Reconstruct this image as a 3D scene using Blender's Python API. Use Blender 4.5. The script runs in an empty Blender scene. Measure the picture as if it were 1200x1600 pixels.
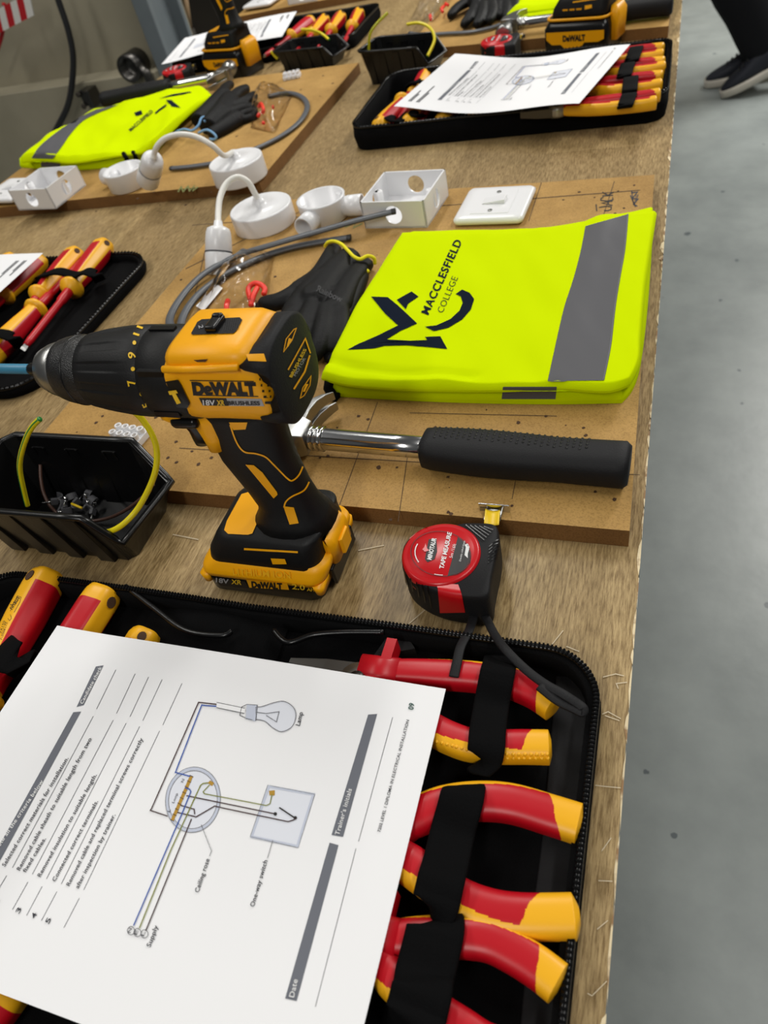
import bpy, bmesh, math, random
from mathutils import Vector, Matrix, noise
from mathutils.bvhtree import BVHTree
from mathutils.geometry import tessellate_polygon
random.seed(7)
PI = math.pi
C = bpy.context.scene.collection
SC = bpy.context.scene
# ---------------------------------------------------------------- camera
H = 0.43                       # lens height above the bench top (bench top is z = 0)
FPX = 1120.0
RT = Vector((0.94007389, 0.27834527, -0.19693906))
DN = Vector((0.07802277, -0.73786201, -0.67042681))
FW = Vector((-0.33192398, 0.61488501, -0.71536208))
CAM = Vector((0, 0, H))
cd = bpy.data.cameras.new('camera'); cam = bpy.data.objects.new('camera', cd); C.objects.link(cam)
cam.matrix_world = Matrix.Translation(CAM) @ Matrix((( RT.x, -DN.x, -FW.x), (RT.y, -DN.y, -FW.y), (RT.z, -DN.z, -FW.z))).to_4x4()
cd.sensor_fit = 'VERTICAL'; cd.sensor_height = 36; cd.lens = 36*FPX/1600; cd.clip_start = .02
cd.dof.use_dof = True; cd.dof.focus_distance = .52; cd.dof.aperture_fstop = 10
SC.camera = cam
SC.view_settings.view_transform = 'Standard'; SC.view_settings.look = 'None'
SC.view_settings.exposure = -0.14; SC.view_settings.gamma = 1; SC.view_settings.use_curve_mapping = False
# ---------------------------------------------------------------- world and room lights
W = bpy.data.worlds.new('world'); SC.world = W; W.use_nodes = True
W.node_tree.nodes['Background'].inputs[0].default_value = (.86, .88, .88, 1)
W.node_tree.nodes['Background'].inputs[1].default_value = .10
def area(name, x, y, z, sx, sy, power, col=(1, .98, .93)):
    l = bpy.data.lights.new(name, 'AREA'); l.shape = 'RECTANGLE'; l.size = sx; l.size_y = sy; l.energy = power; l.color = col
    o = bpy.data.objects.new(name, l); C.objects.link(o); o.location = (x, y, z); return o
area('ceiling_strip_light', -.9, 2.2, 2.1, .25, 1.5, 36)
area('ceiling_strip_light', -1.9, .4, 2.1, .25, 1.5, 22)
area('ceiling_strip_light', 1.1, .6, 2.1, .25, 1.5, 24)
area('ceiling_strip_light', 1.5, 4.4, 2.1, .3, 2.4, 190)  # extra strong strip added to brighten the far floor
area('ceiling_strip_light', -.2, -1.7, 1.9, .25, 1.5, 34)
# ---------------------------------------------------------------- measuring helpers
def ray(px, py): return RT*(px-600) + DN*(py-800) + FW*FPX
def T(px, py, z=0.0):                    # point on a horizontal plane
    d = ray(px, py); return CAM + d*((z-H)/d.z)
def S(px, py, y):                        # point on a vertical plane y = const
    d = ray(px, py); return CAM + d*(y/d.y)
def V(*a): return Vector(a)
def cr(pts, n=6, closed=False):          # smooth curve through points
    P = [Vector(p) for p in pts]; out = []; m = len(P)
    for i in range(m if closed else m-1):
        if closed: a, b, c, d = P[i-1], P[i], P[(i+1) % m], P[(i+2) % m]
        else: a, b, c, d = P[max(i-1, 0)], P[i], P[i+1], P[min(i+2, m-1)]
        for k in range(n):
            t = k/n
            out.append(.5*((2*b)+(c-a)*t+(2*a-5*b+4*c-d)*t*t+(3*b-a-3*c+d)*t**3))
    if not closed: out.append(P[-1])
    return out
def lerp_list(L, t):
    x = t*(len(L)-1); i = min(int(x), len(L)-2); f = x-i
    return L[i]*(1-f)+L[i+1]*f
# ---------------------------------------------------------------- materials
def rgb(r, g, b):
    return tuple(((c/255)/12.92 if c/255 <= .04045 else ((c/255+.055)/1.055)**2.4) for c in (r, g, b)) + (1,)
MATS = {}
def mat(name, col, rough=.5, metal=0, spec=.5, bump=None, coat=0, var=None, noise_scale=40):
    m = bpy.data.materials.new(name); m.use_nodes = True; nt = m.node_tree; b = nt.nodes['Principled BSDF']
    b.inputs['Base Color'].default_value = col; b.inputs['Roughness'].default_value = rough
    b.inputs['Metallic'].default_value = metal; b.inputs['Specular IOR Level'].default_value = spec
    b.inputs['Coat Weight'].default_value = coat
    tc = nt.nodes.new('ShaderNodeTexCoord')
    if var:
        n = nt.nodes.new('ShaderNodeTexNoise'); n.inputs['Scale'].default_value = noise_scale; n.inputs['Detail'].default_value = 5
        nt.links.new(tc.outputs['Object'], n.inputs['Vector'])
        r = nt.nodes.new('ShaderNodeValToRGB'); r.color_ramp.elements[0].position = .3; r.color_ramp.elements[1].position = .7
        r.color_ramp.elements[0].color = var; r.color_ramp.elements[1].color = col
        nt.links.new(n.outputs['Fac'], r.inputs['Fac']); nt.links.new(r.outputs['Color'], b.inputs['Base Color'])
    if bump:
        n = nt.nodes.new('ShaderNodeTexNoise'); n.inputs['Scale'].default_value = bump[0]; n.inputs['Detail'].default_value = 4
        nt.links.new(tc.outputs['Object'], n.inputs['Vector'])
        bp = nt.nodes.new('ShaderNodeBump'); bp.inputs['Strength'].default_value = bump[1]; bp.inputs['Distance'].default_value = .001
        nt.links.new(n.outputs['Fac'], bp.inputs['Height']); nt.links.new(bp.outputs['Normal'], b.inputs['Normal'])
    MATS[name] = m; return m
M = MATS
mat('black_plastic', rgb(13, 13, 14), .28, spec=.4, bump=(300, .05))
mat('black_rubber', rgb(24, 24, 26), .6, spec=.25, bump=(900, .25))
mat('grip_rubber', rgb(20, 20, 21), .5, spec=.28, bump=(900, .15))
mat('black_fabric', rgb(12, 12, 13), .9, spec=.08, bump=(1200, .5), var=rgb(8, 8, 9))
mat('black_elastic', rgb(9, 9, 10), .85, spec=.08, bump=(700, .4))
mat('grey_lining', rgb(34, 34, 35), .7, spec=.12, bump=(600, .3))
mat('drill_yellow', rgb(250, 174, 3), .42, spec=.4, bump=(700, .06))
mat('print_black', rgb(20, 18, 20), .5)
mat('print_yellow', rgb(236, 190, 30), .5)
mat('print_grey', rgb(165, 165, 168), .45)
mat('print_white', rgb(226, 226, 226), .5)
mat('tool_red', rgb(184, 8, 26), .38, spec=.45, bump=(160, .05))
mat('tool_yellow', rgb(240, 176, 22), .4, spec=.45, bump=(200, .04))
mat('bright_yellow', rgb(245, 205, 20), .4)
mat('tape_red', rgb(196, 16, 26), .3, spec=.5)
mat('chrome', rgb(205, 205, 205), .16, metal=1)
mat('brushed_steel', rgb(165, 165, 163), .33, metal=1, bump=(200, .15))
mat('dark_steel', rgb(90, 88, 85), .35, metal=1)
mat('brass', rgb(190, 150, 70), .35, metal=1)
mat('white_plastic', rgb(232, 232, 234), .28, spec=.5)
mat('flex_white', rgb(232, 230, 224), .4)
mat('hi_vis', rgb(202, 226, 0), .85, spec=.02, bump=(1500, .15))
mat('reflective_grey', rgb(84, 84, 88), .6, spec=.3, bump=(1500, .08))
mat('reflective_hem', rgb(120, 120, 124), .5)
mat('navy_print', rgb(12, 22, 38), .8, spec=.08)
mat('glove_black', rgb(9, 9, 10), .55, spec=.22, bump=(900, .5))
mat('glove_coat', rgb(36, 36, 38), .45, spec=.4, bump=(500, .4))
mat('glove_print', rgb(62, 62, 64), .8); mat('glove_hem', rgb(238, 225, 20), .8)
mat('blue_hem', rgb(120, 165, 205), .8)
mat('grey_cable', rgb(84, 87, 92), .4)
mat('dark_cable', rgb(38, 38, 40), .5)
mat('brown_wire', rgb(78, 52, 42), .45)
mat('signal_red', rgb(238, 52, 34), .45)
mat('bit_blue', rgb(58, 128, 160), .4)
mat('paper', rgb(236, 236, 238), .75, spec=.2)
mat('ink_bar', rgb(102, 105, 114), .7); mat('ink_text', rgb(52, 52, 60), .7); mat('ink_line', rgb(110, 110, 115), .7)
mat('ink_blue', rgb(40, 80, 165), .7); mat('ink_brown', rgb(60, 35, 35), .7); mat('ink_green', rgb(125, 130, 50), .7)
mat('ink_pale', rgb(220, 223, 232), .7); mat('ink_pale_blue', rgb(190, 196, 212), .7); mat('ink_gold', rgb(176, 136, 44), .7)
mat('ink_dark_green', rgb(20, 70, 60), .7)
mat('trouser_cloth', rgb(20, 20, 23), .85, spec=.15, bump=(300, .3))
mat('shoe_navy', rgb(18, 22, 34), .7)
mat('shoe_sole', rgb(186, 180, 168), .6)
mat('pencil', rgb(74, 56, 38), .8); mat('marker', rgb(36, 34, 32), .7); mat('marker_green', rgb(112, 118, 62), .7)
mat('stud_brown', rgb(70, 45, 24), .8); mat('scratch_pale', rgb(206, 190, 160), .7)
mat('column_steel', rgb(112, 120, 124), .55, var=rgb(96, 104, 108), noise_scale=6)
mat('dark_clutter', rgb(58, 52, 44), .8, var=rgb(44, 40, 34), noise_scale=5)
mat('pale_wood', rgb(150, 124, 92), .7)
mat('hazard_red', rgb(190, 24, 34), .6); mat('hazard_white', rgb(225, 222, 216), .6)
mat('clutter_blue', rgb(40, 66, 120), .6)

def wire_mat():
    m = bpy.data.materials.new('earth_wire'); m.use_nodes = True; nt = m.node_tree; b = nt.nodes['Principled BSDF']
    b.inputs['Base Color'].default_value = rgb(232, 214, 20); b.inputs['Roughness'].default_value = .35
    M['earth_yellow'] = m
    m = m.copy(); m.name = 'earth_wire_green'; m.node_tree.nodes['Principled BSDF'].inputs['Base Color'].default_value = rgb(30, 125, 50); M['earth_green'] = m
wire_mat()

def clear_mat():
    m = bpy.data.materials.new('clear_plastic'); m.use_nodes = True; nt = m.node_tree; nt.nodes.clear()
    o = nt.nodes.new('ShaderNodeOutputMaterial'); t = nt.nodes.new('ShaderNodeBsdfTransparent'); g = nt.nodes.new('ShaderNodeBsdfGlossy')
    t.inputs[0].default_value = (.998, .998, .998, 1); g.inputs['Roughness'].default_value = .12; g.inputs[0].default_value = (1, 1, 1, 1)
    lw = nt.nodes.new('ShaderNodeLayerWeight'); lw.inputs['Blend'].default_value = .18
    mx = nt.nodes.new('ShaderNodeMixShader')
    nt.links.new(lw.outputs['Fresnel'], mx.inputs[0]); nt.links.new(t.outputs[0], mx.inputs[1]); nt.links.new(g.outputs[0], mx.inputs[2]); nt.links.new(mx.outputs[0], o.inputs[0])
    M['clear_plastic'] = m
clear_mat()

def laminate_mat():
    m = bpy.data.materials.new('oak_laminate'); m.use_nodes = True; nt = m.node_tree; N = nt.nodes; L = nt.links; b = N['Principled BSDF']
    tc = N.new('ShaderNodeTexCoord')
    rot = N.new('ShaderNodeMapping'); rot.inputs['Rotation'].default_value = (0, 0, PI/2); rot.inputs['Location'].default_value = (.37, .06, 0); L.new(tc.outputs['Object'], rot.inputs[0])
    br = N.new('ShaderNodeTexBrick'); L.new(rot.outputs[0], br.inputs['Vector'])
    br.inputs['Color1'].default_value = (0, 0, 0, 1); br.inputs['Color2'].default_value = (1, 1, 1, 1); br.inputs['Mortar'].default_value = (.5, .5, .5, 1)
    br.inputs['Scale'].default_value = 1; br.inputs['Mortar Size'].default_value = .0; br.inputs['Brick Width'].default_value = .62; br.inputs['Row Height'].default_value = .125
    st = N.new('ShaderNodeMapping'); st.inputs['Scale'].default_value = (1, .10, 1); L.new(tc.outputs['Object'], st.inputs[0])
    n1 = N.new('ShaderNodeTexNoise'); n1.inputs['Scale'].default_value = 620; n1.inputs['Detail'].default_value = 6; n1.inputs['Roughness'].default_value = .7; L.new(st.outputs[0], n1.inputs['Vector'])
    st2 = N.new('ShaderNodeMapping'); st2.inputs['Scale'].default_value = (1, .16, 1); L.new(tc.outputs['Object'], st2.inputs[0])
    n2 = N.new('ShaderNodeTexNoise'); n2.inputs['Scale'].default_value = 32; n2.inputs['Detail'].default_value = 4; n2.inputs['Distortion'].default_value = 1.2; L.new(st2.outputs[0], n2.inputs['Vector'])
    rp = N.new('ShaderNodeValToRGB'); e = rp.color_ramp.elements
    e[0].position = .36; e[0].color = rgb(128, 103, 64); e[1].position = .60; e[1].color = rgb(192, 166, 119)
    L.new(n1.outputs['Fac'], rp.inputs['Fac'])
    rp2 = N.new('ShaderNodeValToRGB'); e = rp2.color_ramp.elements; e[0].position = .35; e[0].color = (.80, .78, .74, 1); e[1].position = .62; e[1].color = (1, 1, 1, 1)
    L.new(n2.outputs['Fac'], rp2.inputs['Fac'])
    mx = N.new('ShaderNodeMix'); mx.data_type = 'RGBA'; mx.blend_type = 'MULTIPLY'; mx.inputs['Factor'].default_value = 1
    L.new(rp.outputs['Color'], mx.inputs['A']); L.new(rp2.outputs['Color'], mx.inputs['B'])
    rp3 = N.new('ShaderNodeValToRGB'); e = rp3.color_ramp.elements; e[0].position = 0; e[0].color = (.72, .70, .67, 1); e[1].position = 1; e[1].color = (1.0, 1.0, 1.0, 1)
    L.new(br.outputs['Color'], rp3.inputs['Fac'])
    mx2 = N.new('ShaderNodeMix'); mx2.data_type = 'RGBA'; mx2.blend_type = 'MULTIPLY'; mx2.inputs['Factor'].default_value = 1
    L.new(mx.outputs['Result'], mx2.inputs['A']); L.new(rp3.outputs['Color'], mx2.inputs['B'])
    L.new(mx2.outputs['Result'], b.inputs['Base Color']); b.inputs['Roughness'].default_value = .42; b.inputs['Specular IOR Level'].default_value = .35
    bp = N.new('ShaderNodeBump'); bp.inputs['Strength'].default_value = .15; bp.inputs['Distance'].default_value = .0006
    L.new(n1.outputs['Fac'], bp.inputs['Height']); L.new(bp.outputs['Normal'], b.inputs['Normal'])
    M['oak_laminate'] = m
laminate_mat()

def board_mat(name, c1, c2, spots=True):
    m = bpy.data.materials.new(name); m.use_nodes = True; nt = m.node_tree; N = nt.nodes; L = nt.links; b = N['Principled BSDF']
    tc = N.new('ShaderNodeTexCoord')
    n1 = N.new('ShaderNodeTexNoise'); n1.inputs['Scale'].default_value = 9; n1.inputs['Detail'].default_value = 8; n1.inputs['Roughness'].default_value = .65; L.new(tc.outputs['Object'], n1.inputs['Vector'])
    rp = N.new('ShaderNodeValToRGB'); e = rp.color_ramp.elements; e[0].position = .3; e[0].color = c2; e[1].position = .66; e[1].color = c1
    L.new(n1.outputs['Fac'], rp.inputs['Fac'])
    n2 = N.new('ShaderNodeTexNoise'); n2.inputs['Scale'].default_value = 700; n2.inputs['Detail'].default_value = 3; L.new(tc.outputs['Object'], n2.inputs['Vector'])
    rp2 = N.new('ShaderNodeValToRGB'); e = rp2.color_ramp.elements; e[0].position = .3; e[0].color = (.72, .7, .68, 1); e[1].position = .55; e[1].color = (1, 1, 1, 1)
    L.new(n2.outputs['Fac'], rp2.inputs['Fac'])
    mx = N.new('ShaderNodeMix'); mx.data_type = 'RGBA'; mx.blend_type = 'MULTIPLY'; mx.inputs['Factor'].default_value = 1
    L.new(rp.outputs['Color'], mx.inputs['A']); L.new(rp2.outputs['Color'], mx.inputs['B']); out = mx.outputs['Result']
    if spots:
        v = N.new('ShaderNodeTexVoronoi'); v.inputs['Scale'].default_value = 34; v.inputs['Randomness'].default_value = 1; L.new(tc.outputs['Object'], v.inputs['Vector'])
        n3 = N.new('ShaderNodeTexNoise'); n3.inputs['Scale'].default_value = 7; n3.inputs['Detail'].default_value = 3; L.new(tc.outputs['Object'], n3.inputs['Vector'])
        mr = N.new('ShaderNodeMapRange'); mr.inputs['From Min'].default_value = .45; mr.inputs['From Max'].default_value = .75; mr.inputs['To Min'].default_value = 0.0; mr.inputs['To Max'].default_value = .16
        L.new(n3.outputs['Fac'], mr.inputs['Value'])
        lt = N.new('ShaderNodeMath'); lt.operation = 'LESS_THAN'; L.new(v.outputs['Distance'], lt.inputs[0]); L.new(mr.outputs[0], lt.inputs[1])
        mx3 = N.new('ShaderNodeMix'); mx3.data_type = 'RGBA'; L.new(lt.outputs[0], mx3.inputs['Factor']); L.new(out, mx3.inputs['A']); mx3.inputs['B'].default_value = rgb(84, 56, 32)
        out = mx3.outputs['Result']
    L.new(out, b.inputs['Base Color']); b.inputs['Roughness'].default_value = .6; b.inputs['Specular IOR Level'].default_value = .25
    bp = N.new('ShaderNodeBump'); bp.inputs['Strength'].default_value = .2; bp.inputs['Distance'].default_value = .0006
    L.new(n2.outputs['Fac'], bp.inputs['Height']); L.new(bp.outputs['Normal'], b.inputs['Normal'])
    M[name] = m
board_mat('board_face', rgb(188, 149, 86), rgb(154, 118, 62))
board_mat('board_edge', rgb(136, 98, 56), rgb(108, 76, 42), False)

def chip_edge_mat():
    m = bpy.data.materials.new('chipped_edge'); m.use_nodes = True; nt = m.node_tree; N = nt.nodes; L = nt.links; b = N['Principled BSDF']
    tc = N.new('ShaderNodeTexCoord'); n = N.new('ShaderNodeTexNoise'); n.inputs['Scale'].default_value = 60; n.inputs['Detail'].default_value = 6; L.new(tc.outputs['Object'], n.inputs['Vector'])
    rp = N.new('ShaderNodeValToRGB'); e = rp.color_ramp.elements; e[0].position = .42; e[0].color = rgb(150, 116, 78); e[1].position = .52; e[1].color = rgb(226, 208, 170)
    L.new(n.outputs['Fac'], rp.inputs['Fac']); L.new(rp.outputs['Color'], b.inputs['Base Color']); b.inputs['Roughness'].default_value = .7
    M['chipped_edge'] = m
chip_edge_mat()

def floor_mat():
    m = bpy.data.materials.new('painted_floor'); m.use_nodes = True; nt = m.node_tree; N = nt.nodes; L = nt.links; b = N['Principled BSDF']
    tc = N.new('ShaderNodeTexCoord'); n = N.new('ShaderNodeTexNoise'); n.inputs['Scale'].default_value = 5; n.inputs['Detail'].default_value = 9; n.inputs['Roughness'].default_value = .62; L.new(tc.outputs['Object'], n.inputs['Vector'])
    rp = N.new('ShaderNodeValToRGB'); e = rp.color_ramp.elements; e[0].position = .32; e[0].color = rgb(124, 130, 129); e[1].position = .68; e[1].color = rgb(146, 152, 150)
    L.new(n.outputs['Fac'], rp.inputs['Fac'])
    v = N.new('ShaderNodeTexVoronoi'); v.inputs['Scale'].default_value = 9; L.new(tc.outputs['Object'], v.inputs['Vector'])
    n3 = N.new('ShaderNodeTexNoise'); n3.inputs['Scale'].default_value = 24; n3.inputs['Detail'].default_value = 4; L.new(tc.outputs['Object'], n3.inputs['Vector'])
    ad = N.new('ShaderNodeMath'); ad.operation = 'MULTIPLY_ADD'; L.new(n3.outputs['Fac'], ad.inputs[0]); ad.inputs[1].default_value = .34; L.new(v.outputs['Distance'], ad.inputs[2])
    lt = N.new('ShaderNodeMath'); lt.operation = 'LESS_THAN'; L.new(ad.outputs[0], lt.inputs[0]); lt.inputs[1].default_value = .235
    mx = N.new('ShaderNodeMix'); mx.data_type = 'RGBA'; L.new(lt.outputs[0], mx.inputs['Factor']); L.new(rp.outputs['Color'], mx.inputs['A']); mx.inputs['B'].default_value = rgb(88, 95, 98)
    L.new(mx.outputs['Result'], b.inputs['Base Color']); b.inputs['Roughness'].default_value = .36; b.inputs['Specular IOR Level'].default_value = .5
    bp = N.new('ShaderNodeBump'); bp.inputs['Strength'].default_value = .25; bp.inputs['Distance'].default_value = .004
    L.new(n.outputs['Fac'], bp.inputs['Height']); L.new(bp.outputs['Normal'], b.inputs['Normal'])
    M['painted_floor'] = m
floor_mat()
def wall_mat():
    m = mat('wall_grey', rgb(168, 160, 138), .7, var=rgb(140, 134, 114), noise_scale=3.2)
wall_mat()
def knurl_mat():
    m = bpy.data.materials.new('knurled_black'); m.use_nodes = True; nt = m.node_tree; N = nt.nodes; L = nt.links; b = N['Principled BSDF']
    b.inputs['Base Color'].default_value = rgb(24, 24, 25); b.inputs['Roughness'].default_value = .35
    tc = N.new('ShaderNodeTexCoord'); v = N.new('ShaderNodeTexVoronoi'); v.inputs['Scale'].default_value = 1300; L.new(tc.outputs['Object'], v.inputs['Vector'])
    bp = N.new('ShaderNodeBump'); bp.inputs['Strength'].default_value = .35; bp.inputs['Distance'].default_value = .001
    L.new(v.outputs['Distance'], bp.inputs['Height']); L.new(bp.outputs['Normal'], b.inputs['Normal']); M['knurled_black'] = m
knurl_mat()
# ---------------------------------------------------------------- mesh builder
_txt = {}
def text_mesh(s, bold=0.0, spacing=1.0):
    k = (s, bold, spacing)
    if k in _txt: return _txt[k]
    cu = bpy.data.curves.new('t', 'FONT'); cu.body = s; cu.offset = bold; cu.space_character = spacing; cu.resolution_u = 3; cu.fill_mode = 'FRONT'
    o = bpy.data.objects.new('t', cu); C.objects.link(o)
    bpy.context.view_layer.update()
    me = bpy.data.meshes.new_from_object(o.evaluated_get(bpy.context.evaluated_depsgraph_get()))
    v = [(p.co.x, p.co.y) for p in me.vertices]; f = [tuple(p.vertices) for p in me.polygons]
    bpy.data.objects.remove(o); bpy.data.curves.remove(cu); bpy.data.meshes.remove(me)
    x0 = min(a for a, b in v); x1 = max(a for a, b in v)
    v = [((a-x0)/(x1-x0), b/.70) for a, b in v]
    _txt[k] = (v, f); return _txt[k]
class MB:
    def __init__(s): s.v = []; s.f = []; s.m = []; s.s = []; s.mats = []
    def mi(s, name):
        if name not in s.mats: s.mats.append(name)
        return s.mats.index(name)
    def add(s, vs, fs, m, smooth=True, X=None):
        o = len(s.v)
        for p in vs:
            p = Vector(p); s.v.append(X @ p if X else p)
        for i, f in enumerate(fs):
            s.f.append(tuple(a+o for a in f)); s.m.append(s.mi(m if isinstance(m, str) else m[i])); s.s.append(smooth)
        return s
    def box(s, c, d, m, X=None, rz=0):
        x, y, z = d[0]/2, d[1]/2, d[2]/2; c = Vector(c); R = Matrix.Rotation(rz, 3, 'Z')
        vs = [c + R @ Vector((a*x, b*y, e*z)) for a in (-1, 1) for b in (-1, 1) for e in (-1, 1)]
        return s.add(vs, [(0, 1, 3, 2), (4, 6, 7, 5), (0, 4, 5, 1), (2, 3, 7, 6), (0, 2, 6, 4), (1, 5, 7, 3)], m, False, X)
    def prism(s, poly, z0, z1, m, X=None, ms=None, smooth=False):
        P = [Vector(p) for p in poly]; n = len(P)
        if sum(P[i].x*P[(i+1) % n].y-P[(i+1) % n].x*P[i].y for i in range(n)) < 0: P.reverse()
        vs = [V(p.x, p.y, z0) for p in P]+[V(p.x, p.y, z1) for p in P]
        fs = [tuple(range(n-1, -1, -1)), tuple(range(n, 2*n))]+[(i, (i+1) % n, n+(i+1) % n, n+i) for i in range(n)]
        mm = m if ms is None else [ms, m]+[ms]*n
        return s.add(vs, fs, mm, smooth, X)
    def rings(s, R, m, caps=(True, True), X=None, smooth=True, closed=False):
        n = len(R[0]); vs = [p for r in R for p in r]; fs = []; mm = []
        k = len(R)
        for i in range(k if closed else k-1):
            for j in range(n):
                a, b = i*n+j, i*n+(j+1) % n; c, d = ((i+1) % k)*n+(j+1) % n, ((i+1) % k)*n+j
                fs.append((a, b, c, d)); mm.append(m if isinstance(m, str) else m(i/(k-1), (j+.5)/n))
        if not closed:
            if caps[0]: fs.append(tuple(range(n-1, -1, -1))); mm.append(m if isinstance(m, str) else m(0, .5))
            if caps[1]: fs.append(tuple((k-1)*n+j for j in range(n))); mm.append(m if isinstance(m, str) else m(1, .5))
        return s.add(vs, fs, mm, smooth, X)
    def tube(s, path, r, m, n=10, closed=False, up=None, caps=(True, True), X=None, ex=1.0):
        P = [Vector(p) for p in path]; k = len(P); R = []; ref = None
        for i, p in enumerate(P):
            t = (P[(i+1) % k]-P[i-1]) if closed else (P[min(i+1, k-1)]-P[max(i-1, 0)])
            t = t.normalized() if t.length > 1e-9 else V(1, 0, 0)
            if up is not None: sd = t.cross(Vector(up)); sd = sd.normalized() if sd.length > 1e-6 else V(1, 0, 0); u = sd.cross(t).normalized()
            else:
                if ref is None: ref = V(0, 0, 1) if abs(t.z) < .9 else V(1, 0, 0)
                sd = t.cross(ref).normalized(); u = sd.cross(t).normalized(); ref = u
            rr = r(i/(k-1)) if callable(r) else (r[i] if isinstance(r, list) else r)
            a, b = rr if isinstance(rr, tuple) else (rr, rr)
            ring = []
            for j in range(n):
                an = 2*PI*j/n; c_, s_ = math.cos(an), math.sin(an)
                c_ = math.copysign(abs(c_)**ex, c_); s_ = math.copysign(abs(s_)**ex, s_)
                ring.append(p+sd*a*c_+u*b*s_)
            R.append(ring)
        return s.rings(R, m, caps, X, closed=closed)
    def lathe(s, prof, m, n=32, axis='z', c=(0, 0, 0), X=None, rad=None, smooth=True):
        R = []; c = Vector(c)
        for (r, h) in prof:
            ring = []
            for j in range(n):
                a = 2*PI*j/n; q = r if rad is None else rad(r, h, a)
                x, y = q*math.cos(a), q*math.sin(a)
                ring.append(c+(V(x, y, h) if axis == 'z' else V(h, x, y) if axis == 'x' else V(y, h, x)))
            R.append(ring)
        return s.rings(R, m, X=X, smooth=smooth)
    def grid(s, fn, nu, nv, m, two=0, X=None):
        vs = [fn(i/nu, j/nv) for i in range(nu+1) for j in range(nv+1)]
        fs = []; mm = []
        for i in range(nu):
            for j in range(nv):
                a = i*(nv+1)+j; fs.append((a, a+nv+1, a+nv+2, a+1)); mm.append(m if isinstance(m, str) else m((i+.5)/nu, (j+.5)/nv))
        return s.add(vs, fs, mm, True, X)
    def sphere(s, c, r, m, n=14, X=None):
        rx, ry, rz = r if isinstance(r, tuple) else (r, r, r); c = Vector(c)
        R = [[c+V(rx*math.sin(PI*i/n)*math.cos(2*PI*j/(2*n)), ry*math.sin(PI*i/n)*math.sin(2*PI*j/(2*n)), -rz*math.cos(PI*i/n)) for j in range(2*n)] for i in range(1, n)]
        return s.rings(R, m, X=X)
    # flat print: mp maps a 2-D drawing coordinate onto a surface point
    def poly2(s, pts, m, mp, cuts=0):
        P = [Vector((p[0], p[1], 0)) for p in pts]; tr = tessellate_polygon([P])
        bm = bmesh.new(); vv = [bm.verts.new(p) for p in P]
        for t in tr:
            try: bm.faces.new([vv[i] for i in t])
            except ValueError: pass
        if cuts: bmesh.ops.subdivide_edges(bm, edges=bm.edges[:], cuts=cuts, use_grid_fill=True)
        bm.verts.index_update(); vs = [mp(v.co.x, v.co.y) for v in bm.verts]; fs = [tuple(v.index for v in f.verts) for f in bm.faces]
        bm.free(); return s.add(vs, fs, m, True)
    def line2(s, pts, w, m, mp, closed=False, sub=1):
        P = [Vector(p) for p in pts]
        if closed: P.append(P[0])
        Q = []
        for i in range(len(P)-1):
            for k in range(sub): Q.append(P[i].lerp(P[i+1], k/sub))
        Q.append(P[-1]); vs = []; n = len(Q)
        for i, p in enumerate(Q):
            a = Q[i-1] if i > 0 else (Q[-2] if closed else Q[0]); b = Q[i+1] if i < n-1 else (Q[1] if closed else Q[-1])
            d1 = (p-a).normalized() if (p-a).length > 1e-9 else None; d2 = (b-p).normalized() if (b-p).length > 1e-9 else None
            d = ((d1 or d2)+(d2 or d1)); d = d.normalized() if d.length > 1e-6 else (d1 or d2)
            q = Vector((-d.y, d.x)); mit = 1/max(.5, abs(q.dot(Vector((-(d1 or d2).y, (d1 or d2).x)))))
            vs += [mp(*(p+q*w/2*mit)), mp(*(p-q*w/2*mit))]
        return s.add(vs, [(2*i, 2*i+1, 2*i+3, 2*i+2) for i in range(n-1)], m, True)
    def text2(s, t, p0, p1, h, m, mp, bold=0.0, up=None, spacing=1.0):
        v, f = text_mesh(t, bold, spacing); p0 = Vector(p0); p1 = Vector(p1); d = p1-p0
        u = Vector(up) if up is not None else Vector((d.y, -d.x)).normalized()*h
        return s.add([mp(*(p0+d*x+u*y)) for x, y in v], f, m, False)
    def bvh(s): return BVHTree.FromPolygons(s.v, s.f)
    def build(s, name, parent=None, bevel=None, seg=2, subsurf=0, origin=None, remesh=None, smoothmod=0, solid=None):
        off = Vector(origin) if origin is not None else (parent_origin(parent) if parent else V(0, 0, 0))
        me = bpy.data.meshes.new(name); me.from_pydata([v-off for v in s.v], [], s.f)
        for n in s.mats: me.materials.append(M[n])
        me.polygons.foreach_set('material_index', s.m); me.polygons.foreach_set('use_smooth', s.s); me.update()
        o = bpy.data.objects.new(name, me); C.objects.link(o)
        if parent: o.parent = parent
        else: o.location = off
        if solid: md = o.modifiers.new('t', 'SOLIDIFY'); md.thickness = solid; md.offset = -1
        if bevel:
            md = o.modifiers.new('b', 'BEVEL'); md.width = bevel; md.segments = seg; md.limit_method = 'ANGLE'; md.angle_limit = math.radians(35)
            for p in me.polygons: p.use_smooth = True
            md.harden_normals = False
            w = o.modifiers.new('w', 'WEIGHTED_NORMAL'); w.keep_sharp = False
        if remesh: md = o.modifiers.new('r', 'REMESH'); md.mode = 'VOXEL'; md.voxel_size = remesh; md.use_smooth_shade = True
        if smoothmod: md = o.modifiers.new('s', 'SMOOTH'); md.iterations = smoothmod; md.factor = .5
        if subsurf: md = o.modifiers.new('u', 'SUBSURF'); md.levels = subsurf; md.render_levels = subsurf
        return o
_org = {}
def parent_origin(o):
    p = Vector((0, 0, 0))
    while o is not None:
        if o.name in _org: return p+_org[o.name]
        p += o.location; o = o.parent
    return p
def thing(name, label, cat, loc, group=None):
    o = bpy.data.objects.new(name, None); C.objects.link(o); o.location = loc; o.empty_display_size = .02
    tag(o, label, cat, group); return o
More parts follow.
